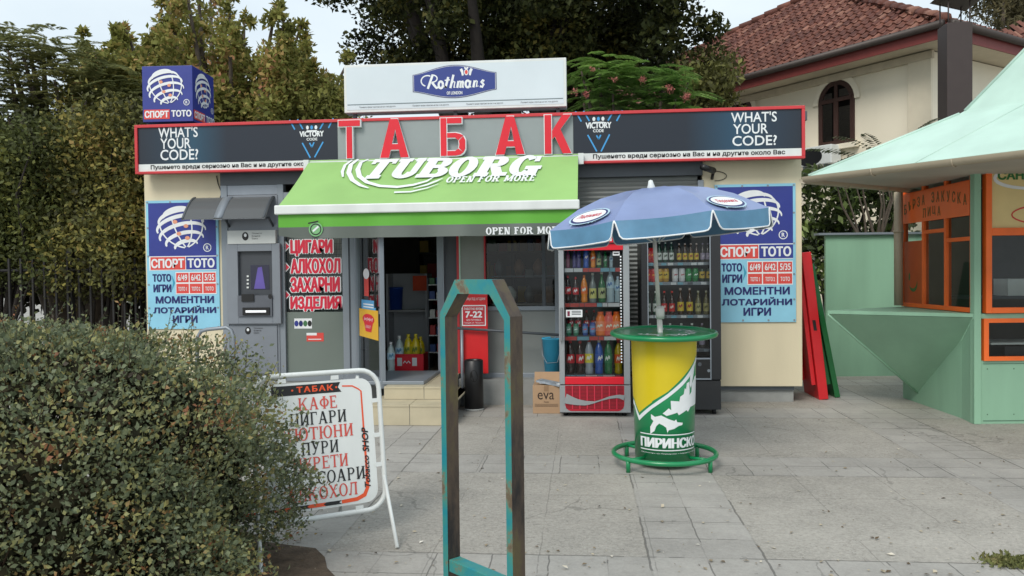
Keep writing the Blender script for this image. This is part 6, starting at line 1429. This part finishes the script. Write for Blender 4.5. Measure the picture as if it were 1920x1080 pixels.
def tiled_roof(e0, e1, apex, nm):
    b = MB(); e0 = e0.copy(); e1 = e1.copy(); ax = (e1-e0); Lh = ax.length; ax.normalize(); f0_ = e0+ax*((apex-e0).dot(ax)); sv_ = apex-f0_; Ls = sv_.length; sd_ = sv_.normalized(); nr = ax.cross(sd_); nr = nr if nr.z > 0 else -nr
    b.mesh([e0, e1, apex], [(0, 1, 2)], M_under); ta = (apex-e0).dot(ax)
    row, colw = .235, .18; nr_ = int(Ls/row)
    for i in range(nr_):
        s0 = i*row; k_ = s0/Ls; l_, r__ = ta*k_, Lh-(Lh-ta)*k_
        k2 = (s0+row)/Ls; l2, r2 = ta*k2, Lh-(Lh-ta)*k2
        x = math.floor(l_/colw)*colw
        while x < r__:
            if x+colw > l2-.1 and x < r2+.1:
                o = e0+ax*x+sd_*s0; j1, j2 = random.uniform(-.006, .006), random.uniform(-.005, .008); vs = []
                for s_2, lift in ((-.03+j1, .055+j2), (row+.02, .018)):
                    for u, h in ((0, .0), (.1, .03), (.22, .04), (.34, .03), (.45, .0), (.7, -.016), (1.0, .0)): vs.append(o+ax*(u*colw)+sd_*s_2+nr*(h*.9+lift))
                b.mesh(vs, [(q, q+1, q+8, q+7) for q in range(6)], Mtl, True)
                b.mesh([v-nr*.03 for v in vs[:7]]+vs[:7], [(q, q+1, q+8, q+7) for q in range(6)], Mtl)
            x += colw
    b.build(nm, hs)
up2 = Vector((0, 0, ze_+.12)); kk = [c+up2 for c in c2]
tiled_roof(kk[0]-rv_*.05, kk[1]-rv_*.05, ap, 'roof'); tiled_roof(kk[3]-lv_*.05, kk[0]-lv_*.05, ap, 'roof')
e1_ = kk[0]+rv_*1.5-lv_*.04; tiled_roof(kk[3]+rv_*3, e1_, PD(1990, 12, 18.2), 'wing_roof')
b = MB()
for c in (kk[0], kk[1], kk[3]):
    d = ap-c; m_ = int(d.length/.34)
    for i in range(m_): p, q = c+d*(i/m_), c+d*((i+1.12)/m_); b.tube([p+Vector((0, 0, .075)), q+Vector((0, 0, .05))], [.10, .085], Mtl, n=8, smooth=True)
b.build('ridge_tiles', hs)
# arched windows (frame, panes, curtain)
M_wfr = mat('dark_window_wood', S(64, 42, 36), .5, var=.1); M_cur = mat('curtain', S(150, 142, 132), .9, var=.3, scale=12, streak=-.9)
M_wgl = glass('house_glass', (.55, .55, .55, 1), .05, .6)
def archwin(px0, px1, pt, pb):
    xa_, xb_ = on(px0, (pt+pb)/2, HL)[0], on(px1, (pt+pb)/2, HL)[0]; zt2 = on((px0+px1)/2, pt, HL)[1]; zb2 = on((px0+px1)/2, pb, HL)[1]; r = (xb_-xa_)/2; cx = (xa_+xb_)/2; zs_ = zt2-r*1.05
    def out(k): return [(cx-r+k, zb2+k), (cx+r-k, zb2+k)]+[(cx+(r-k)*math.cos(t), zs_+(r*1.05-k)*math.sin(t)) for t in [i*PI/16 for i in range(17)]]
    f = MB(HL); o1, o2 = out(0), out(.09); n = len(o1); y0, y1 = -.03, .02
    f.mesh([(p[0], y0, p[1]) for p in o1+o2]+[(p[0], y1, p[1]) for p in o1+o2], [(i, (i+1) % n, n+(i+1) % n, n+i) for i in range(n)]+[(i, i+2*n, (i+1) % n+2*n, (i+1) % n) for i in range(n)]+[(n+i, n+(i+1) % n, 3*n+(i+1) % n, 3*n+i) for i in range(n)], M_wfr)
    f.box(cx-.05, cx+.05, y0-.005, y1, zb2+.09, zs_-.001, M_wfr); f.box(cx-.035, cx+.035, y0-.003, y1, zs_+.08, zt2-.08, M_wfr); f.box(cx-r+.05, cx+r-.05, y0-.01, y1, zs_, zs_+.08, M_wfr); w_ = f.build('window', hs)
    p = MB(HL); p.poly(out(.085), -.008, M_wgl); p.build('pane', w_)
    p = MB(HL); p.poly(out(.03), -.001, mat('window_dark', S(40, 36, 34), .9)); p.quad(cx-r+.09, cx-.1, zb2+.1, zs_+r*.5, -.004, M_cur); p.quad(cx+.05, cx+.3, zb2+.1, zb2+.75, -.004, M_cur); p.quad(cx+.06, cx+.3, zs_+.1, zs_+r*.6, -.004, M_cur); p.build('curtain', w_)
    p = MB(HL); o3 = out(-.13)[2:]; o4 = out(-.01)[2:]; m_ = len(o3); p.mesh([(q[0], -.035, q[1]) for q in o3+o4], [(i, i+1, m_+i+1, m_+i) for i in range(m_-1)], M_plaster); p.build('surround', w_); p = MB(HL); p.box(cx-r-.1, cx+r+.1, -.12, .002, zb2-.1, zb2-.002, M_plaster); p.build('sill', w_)
archwin(1536, 1603, 151, 272); archwin(1372, 1412, 185, 290)
ac = thing('air_conditioner', 'white air conditioner unit on the house wall below the window', 'air conditioner', (HL @ Vector((on(1548, 290, HL)[0], -.2, on(1548, 303, HL)[1]))))
xa_, xb_, z0, z1 = on(1517, 290, HL)[0], on(1580, 290, HL)[0], on(1548, 312, HL)[1], on(1548, 277, HL)[1]
b = MB(HL); b.box(xa_, xb_, -.36, -.04, z0, z1, M_white); b.build('case', ac, bevel=.02)
b = MB(HL); b.poly(disc(xa_+(xb_-xa_)*.36, (z0+z1)/2-.02, .3, min(.3, (z1-z0)*.46), 24), -.363, M_black); b.build('fan_grille', ac)
b = MB(HL); [b.box(x-.02, x+.02, -.36, -.0, z0-.05, z0-.001, M_alud) for x in (xa_+.15, xb_-.15)]; b.build('bracket', ac)
# flue in front of the house corner
fl = thing('flue', 'tall dark brown square flue with a tilted rain cap beside the house', 'flue', LD(7.05, 12.7, 0))
M_fl = mat('flue_brown', S(64, 54, 52), .55, .2, var=.08)
a = PD(1776, 140, 12.7); c = PD(1822, 140, 12.7); zt_ = PD(1800, 42, 12.7).z
FLM = Matrix.Translation((a.x, a.y, 0)) @ Matrix.Rotation(YAW-.12, 4, 'Z'); wf = (c-a).length*.98
b = MB(FLM); b.box(0, wf, 0, wf, 0, zt_, M_fl); b.build('shaft', fl, bevel=.01)
b = MB(FLM @ Matrix.Translation((wf/2, wf/2, zt_+.38)) @ Matrix.Rotation(.28, 4, 'Y')); h_ = wf*.75; b.mesh([(-h_, -h_, 0), (h_, -h_, 0), (h_, h_, 0), (-h_, h_, 0), (0, 0, .26)], [(0, 1, 4), (1, 2, 4), (2, 3, 4), (3, 0, 4), (3, 2, 1, 0)], mat('cap_black', S(32, 30, 32), .5)); b.build('rain_cap', fl)
b = MB(FLM); [b.tube([(x, y, zt_-.1), (x, y, zt_+.40)], .012, M_fl) for x in (.03, wf-.03) for y in (.03, wf-.03)]; b.build('cap_strut', fl)
# ================================================================== fence behind the hedge on the left
fe = thing('metal_fence', 'dark metal railing fence in the shade beside the tobacco kiosk', 'fence', LD(-5.6, 9.9, 0))
M_fe = mat('dark_fence', S(40, 38, 38), .6, .2, var=.2)
b = MB(); p0 = LD(-9.5, 9.2, 0); p1 = Vector((xL-.06, .9, 0)); m_ = int((p1-p0).length/.13)
for i in range(m_):
    q = p0.lerp(p1, i/m_); b.box(q.x-.012, q.x+.012, q.y-.012, q.y+.012, .1, 1.75, M_fe)
b.build('bars', fe)
b = MB(); d = (p1-p0).normalized()
for z in (.25, 1.6): b.tube([p0+Vector((0, .03, z)), p1+Vector((0, .03, z))], .02, M_fe, n=6)
b.build('rail', fe)
for i in range(5): q = p0.lerp(p1, i/4); b = MB(); b.box(q.x-.035, q.x+.035, q.y+.02, q.y+.09, 0, 1.85, M_fe); b.build('post', fe)
# ================================================================== trees
M_bark = mat('bark', S(84, 74, 64), .9, var=.3, scale=12, bump=.6, bscale=20)
M_barkd = mat('dark_bark', S(46, 40, 36), .9, var=.3, scale=12, bump=.6, bscale=20)
def trunk(t, base, forks, r0, m, spread=None):
    b = MB(); base = Vector(base)
    z0 = base.z
    for f_ in forks:
        f_ = Vector(f_); mid = base.lerp(f_, .45); mid.z = base.z+(f_.z-base.z)*.55; k = Vector((random.uniform(-.15, .15), random.uniform(-.15, .15), 0))
        b.tube([base, base.lerp(mid, .5)+k*.5, mid+k, mid.lerp(f_, .55)-k*.5, f_], [r0, r0*.8, r0*.55, r0*.3, r0*.1], m, n=7)
    b.build('trunk', t)
# 1 big dark tree right behind the kiosk roof
T = LD(-.2, 16.5); t = thing('dark_tree', 'large dark leafy tree rising behind the lightbox sign', 'tree', T)
cz = PD(945, -25, 16.5).z
c_ = ellip_centres(rng, (T.x, T.y, cz), (3.9, 3.2, 2.3), 150, .45); fk = c_[rng.choice(150, 16, replace=False)]
c_ = np.concatenate([c_, ellip_centres(rng, (T.x+2.6, T.y, cz-1.2), (1.9, 2.0, 1.3), 40), ellip_centres(rng, (T.x+.4, T.y+.2, cz-1.5), (2.6, 2.0, 1.2), 60)])
leaf_object('crown', clump_leaves(rng, c_, .35+.35*rng.random(len(c_)), 330, .115, .0, .8, .6), leafmat('dark_leaves', [S(24, 26, 18), S(36, 40, 24), S(48, 54, 28), S(64, 66, 34), S(92, 84, 40)], .6, .15, .9, spec=.12, k=1.25), t)
trunk(t, (T.x, T.y, 0), fk, .34, M_barkd)
# 2 olive-brown tree with upright shoots, left of the sign
T = LD(-4.9, 14.0); t = thing('autumn_tree', 'olive and rust coloured tree with upright shoots behind the cube', 'tree', T)
cs = []; rs = []; tips = []
for i in range(46):
    px = 165+480*((i*.618) % 1); 
    base_y = 235+rng.normal()*35; topy = {0: 50, 1: 0, 2: -40, 3: -20, 4: 20, 5: 60, 6: 95}[min(6, int((px-165)/70))]+rng.normal()*20+(75 if i % 3 else 0)
    dd = 14+rng.normal()*.9
    a, c = PD(px+rng.normal()*10, base_y, dd), PD(px+rng.normal()*22, topy, dd); tips.append(c)
    m_ = 13
    for j in range(m_):
        u = j/(m_-1); q = a.lerp(c, u); cs.append((q.x+rng.normal()*.16*(1-u*.6), q.y+rng.normal()*.2, q.z+rng.normal()*.05)); rs.append(.30*(1-u)**.8+.07)
for i in range(110):
    q = PD(170+470*rng.random(), 175+150*rng.random(), 13.6+1.6*rng.random()); cs.append(tuple(q)); rs.append(.3+.25*rng.random())
leaf_object('crown', clump_leaves(rng, cs, rs, 92, .10, .2, 1.0, .5), leafmat('autumn_leaves', [S(62, 60, 34), S(78, 78, 42), S(92, 94, 48), S(104, 104, 56), S(118, 104, 60), S(128, 90, 68)], .6, .35, .7, spec=.2, k=2.2), t)
trunk(t, (T.x, T.y, 0), tips, .16, M_bark)
# 3 feathery silk tree at far left
T = LD(-6.4, 11.8); t = thing('silk_tree', 'feathery grey green silk tree above the bushes by the fence', 'tree', T)
bs = []; ds = []; tips = []
for i in range(2000):
    px = -80+440*rng.random(); e = 1-((px-60)/330)**2*.5
    py = 45+35*rng.random()+max(0, (px-100))*.55+ (250*rng.random()**1.1); dd = 11.2+1.6*rng.random()
    q = PD(px, py, dd); bs.append(np.array(q)); a = 2*PI*rng.random(); ds.append(np.array([math.cos(a), math.sin(a), .15+.7*rng.random()]))
    if i % 90 == 0: tips.append(q)
leaf_object('crown', fronds(rng, bs, ds, .36, .4, 16, .08, .034), leafmat('silk_leaves', [S(64, 68, 44), S(82, 86, 56), S(98, 100, 66), S(112, 108, 66)], .6, .35, .8, spec=.2, k=2.1), t)
trunk(t, (T.x, T.y, 0), tips, .18, M_bark)
# 4 tall bushes filling the left side: three overlapping ones
for lab, pxr_, pyr, dd, cols, nn_ in (('dense brown green bush between the fence and the cream kiosk wall', (110, 280), (215, 540), 10.7, [S(36, 35, 24), S(54, 54, 32), S(72, 74, 42), S(104, 98, 50), S(110, 86, 52)], 105),
        ('tall dark green bush behind the fence under the silk tree', (-150, 130), (235, 520), 10.9, [S(30, 30, 20), S(48, 52, 30), S(64, 70, 36), S(94, 92, 44)], 150),
        ('olive bush under the autumn tree beside the kiosk corner', (215, 330), (170, 330), 12.6, [S(44, 42, 24), S(68, 68, 34), S(96, 92, 42), S(116, 100, 50)], 60)):
    q0 = PD(sum(pxr_)/2, 560, dd); t = thing('bush', lab, 'bush', (q0.x, q0.y, 0)); cs = []
    for i in range(nn_):
        q = PD(pxr_[0]+(pxr_[1]-pxr_[0])*rng.random(), pyr[0]+(pyr[1]-pyr[0])*rng.random(), dd+rng.normal()*.35); cs.append(tuple(q))
    leaf_object('foliage', clump_leaves(rng, cs, .28+.22*rng.random(len(cs)), 190, .066, .1, 1.0, .6), leafmat('bush_leaves', cols, .6, .2, 1.1, spec=.2, k=2.0), t)
    trunk(t, (q0.x, q0.y, 0), [cs[i] for i in range(0, len(cs), 9)], .05, M_barkd)
# dark mass behind the fence
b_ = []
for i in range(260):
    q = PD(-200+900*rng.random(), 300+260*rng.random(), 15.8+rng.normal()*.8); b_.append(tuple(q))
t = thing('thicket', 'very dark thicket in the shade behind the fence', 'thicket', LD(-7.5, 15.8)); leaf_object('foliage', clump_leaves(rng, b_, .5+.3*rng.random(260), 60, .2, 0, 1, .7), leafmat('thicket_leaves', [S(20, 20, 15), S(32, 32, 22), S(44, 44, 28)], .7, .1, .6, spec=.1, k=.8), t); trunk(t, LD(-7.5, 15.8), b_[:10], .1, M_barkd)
# 5 silk tree with pink flowers behind the sign
T = LD(1.75, 12.9); t = thing('flowering_silk_tree', 'bright green silk tree with pink flowers behind the sign', 'tree', T)
bs = []; ds = []; tips = []
for i in range(250):
    px = 1075+220*rng.random(); py = 100+110*rng.random()+abs(px-1130)*.22; 
    q = PD(px, py, 12.3+1.2*rng.random()); bs.append(np.array(q)); a = 2*PI*rng.random(); ds.append(np.array([math.cos(a), math.sin(a), .2]))
    if i % 25 == 0: tips.append(q)
leaf_object('crown', fronds(rng, bs, ds, .55, .35, 24, .13, .034), leafmat('silk_green_leaves', [S(62, 88, 44), S(88, 116, 56), S(108, 136, 70), S(130, 150, 84)], .6, .3, 1.0, spec=.2), t); trunk(t, T, tips, .14, M_bark)
fp = []
for px, py in ((1078, 172), (1252, 165), (1258, 170), (1285, 185), (1288, 180), (1150, 150), (1110, 130), (1205, 150), (1100, 178)): fp.append(tuple(PD(px, py, 11.9)))
leaf_object('flowers', clump_leaves(rng, fp, np.full(len(fp), .06), 45, .04, .6, .8, .3), leafmat('pink_flowers', [S(150, 84, 78), S(176, 104, 96), S(186, 128, 116)], .7, .2, 4, k=1), t)
# 6 olive tree top left of the house
T = LD(3.6, 15.2); t = thing('olive_tree', 'dull olive tree between the dark tree and the house wall', 'tree', T)
cs = [tuple(PD(1285+78*rng.random(), 112+110*rng.random(), 15+rng.normal()*.4)) for i in range(46)]
leaf_object('crown', clump_leaves(rng, cs, .25+.2*rng.random(46), 110, .11, .1, 1, .5), leafmat('olive_leaves', [S(36, 36, 22), S(58, 58, 32), S(82, 82, 44), S(110, 108, 60)], .6, .2, 1.2, spec=.2), t); trunk(t, T, cs[::6], .14, M_barkd)
# 7 shrubs between the two kiosks
T = LD(5.2, 12.8); t = thing('shrub', 'dark glossy shrub between the two kiosks', 'shrub', T)
cs = [tuple(PD(1490+200*rng.random(), 325+200*rng.random()**1.2, 12.9+rng.normal()*.3)) for i in range(70)]
leaf_object('foliage', clump_leaves(rng, cs, .22+.16*rng.random(70), 75, .13, .1, .9, .45), leafmat('shrub_leaves', [S(26, 30, 20), S(44, 52, 30), S(70, 84, 44), S(110, 126, 64)], .5, .2, 1.4, spec=.35), t); trunk(t, T, cs[::7], .08, M_barkd)
# 8 tree of heaven sprigs before the house wall
T = LD(5.6, 11.9); t = thing('ailanthus_sapling', 'sapling with long feathered leaves against the house wall', 'sapling', T)
bs = []; ds = []; tips = []
for px, py, dx, dz, L_ in ((1655, 285, -1, .75, 1.1), (1662, 285, -.7, .9, 1.0), (1650, 300, -1, .5, .9), (1700, 262, .6, .65, 1.2), (1690, 266, .9, .4, 1.0), (1610, 285, -1, .4, .8), (1640, 295, -1, .1, .8), (1720, 255, 1, .5, .9), (1560, 300, 1, .5, .9), (1600, 320, -1, .3, .9), (1580, 330, 1, .2, .8)):
    q = PD(px, py+10, 11.9); bs.append(np.array(q)); ds.append(np.array(RT*dx*.8+Vector((0, 0, dz))+FW*rng.normal()*.15)); tips.append(q)
leaf_object('crown', fronds(rng, bs, ds, .9, .28, 13, .19, .06), leafmat('ailanthus_leaves', [S(44, 52, 38), S(66, 76, 52), S(96, 104, 76)], .5, .2, 2, spec=.4), t); trunk(t, T, tips, .05, M_bark)
# 9 conifer at the top right
T = LD(14.3, 23); t = thing('pine_tree', 'dull green pine tree showing above the tiled house roof', 'tree', T)
cs = [tuple(PD(1825+190*rng.random(), -60+125*rng.random(), 23+rng.normal()*.8)) for i in range(80)]
leaf_object('crown', clump_leaves(rng, cs, .4+.35*rng.random(80), 120, .22, .3, .8, .22), leafmat('pine_needles', [S(44, 42, 28), S(66, 62, 40), S(88, 80, 54)], .7, .1, .8), t); trunk(t, T, cs[::8], .25, M_bark)
# pale low wall far behind the gap between the kiosks, and a far tree belt
b = MB(); a = LD(3.2, 14.2); c = LD(6.2, 13.9); d = (c-a); WMx = Matrix.Translation(a) @ Matrix.Rotation(math.atan2(d.y, d.x), 4, 'Z'); b.M = WMx; [b.box(i*.16, i*.16+.1, 0, .02, .1, 2.3, M_white) for i in range(int(d.length/.16))]; b.box(0, d.length, .021, .05, .5, .56, M_white); b.box(0, d.length, .021, .05, 1.9, 1.96, M_white)
setp(b.build('picket_fence'), 'white slatted fence showing through the shrub between the kiosks', 'fence')
n = 9000; px = rng.random(n); q = np.stack([-70+170*px, 62+8*rng.random(n), 8*rng.random(n)**1.3*(0.6+.4*np.sin(px*23)**2)], 1)
setp(leaf_object('treeline', leaf_arrays(q, rnd_dirs(rng, n), rnd_dirs(rng, n), np.full(n, 1.6), np.full(n, 1.2)), leafmat('treeline_leaves', [S(40, 44, 28), S(60, 66, 40), S(80, 84, 54)], .8, .1, .1)), kind='stuff')
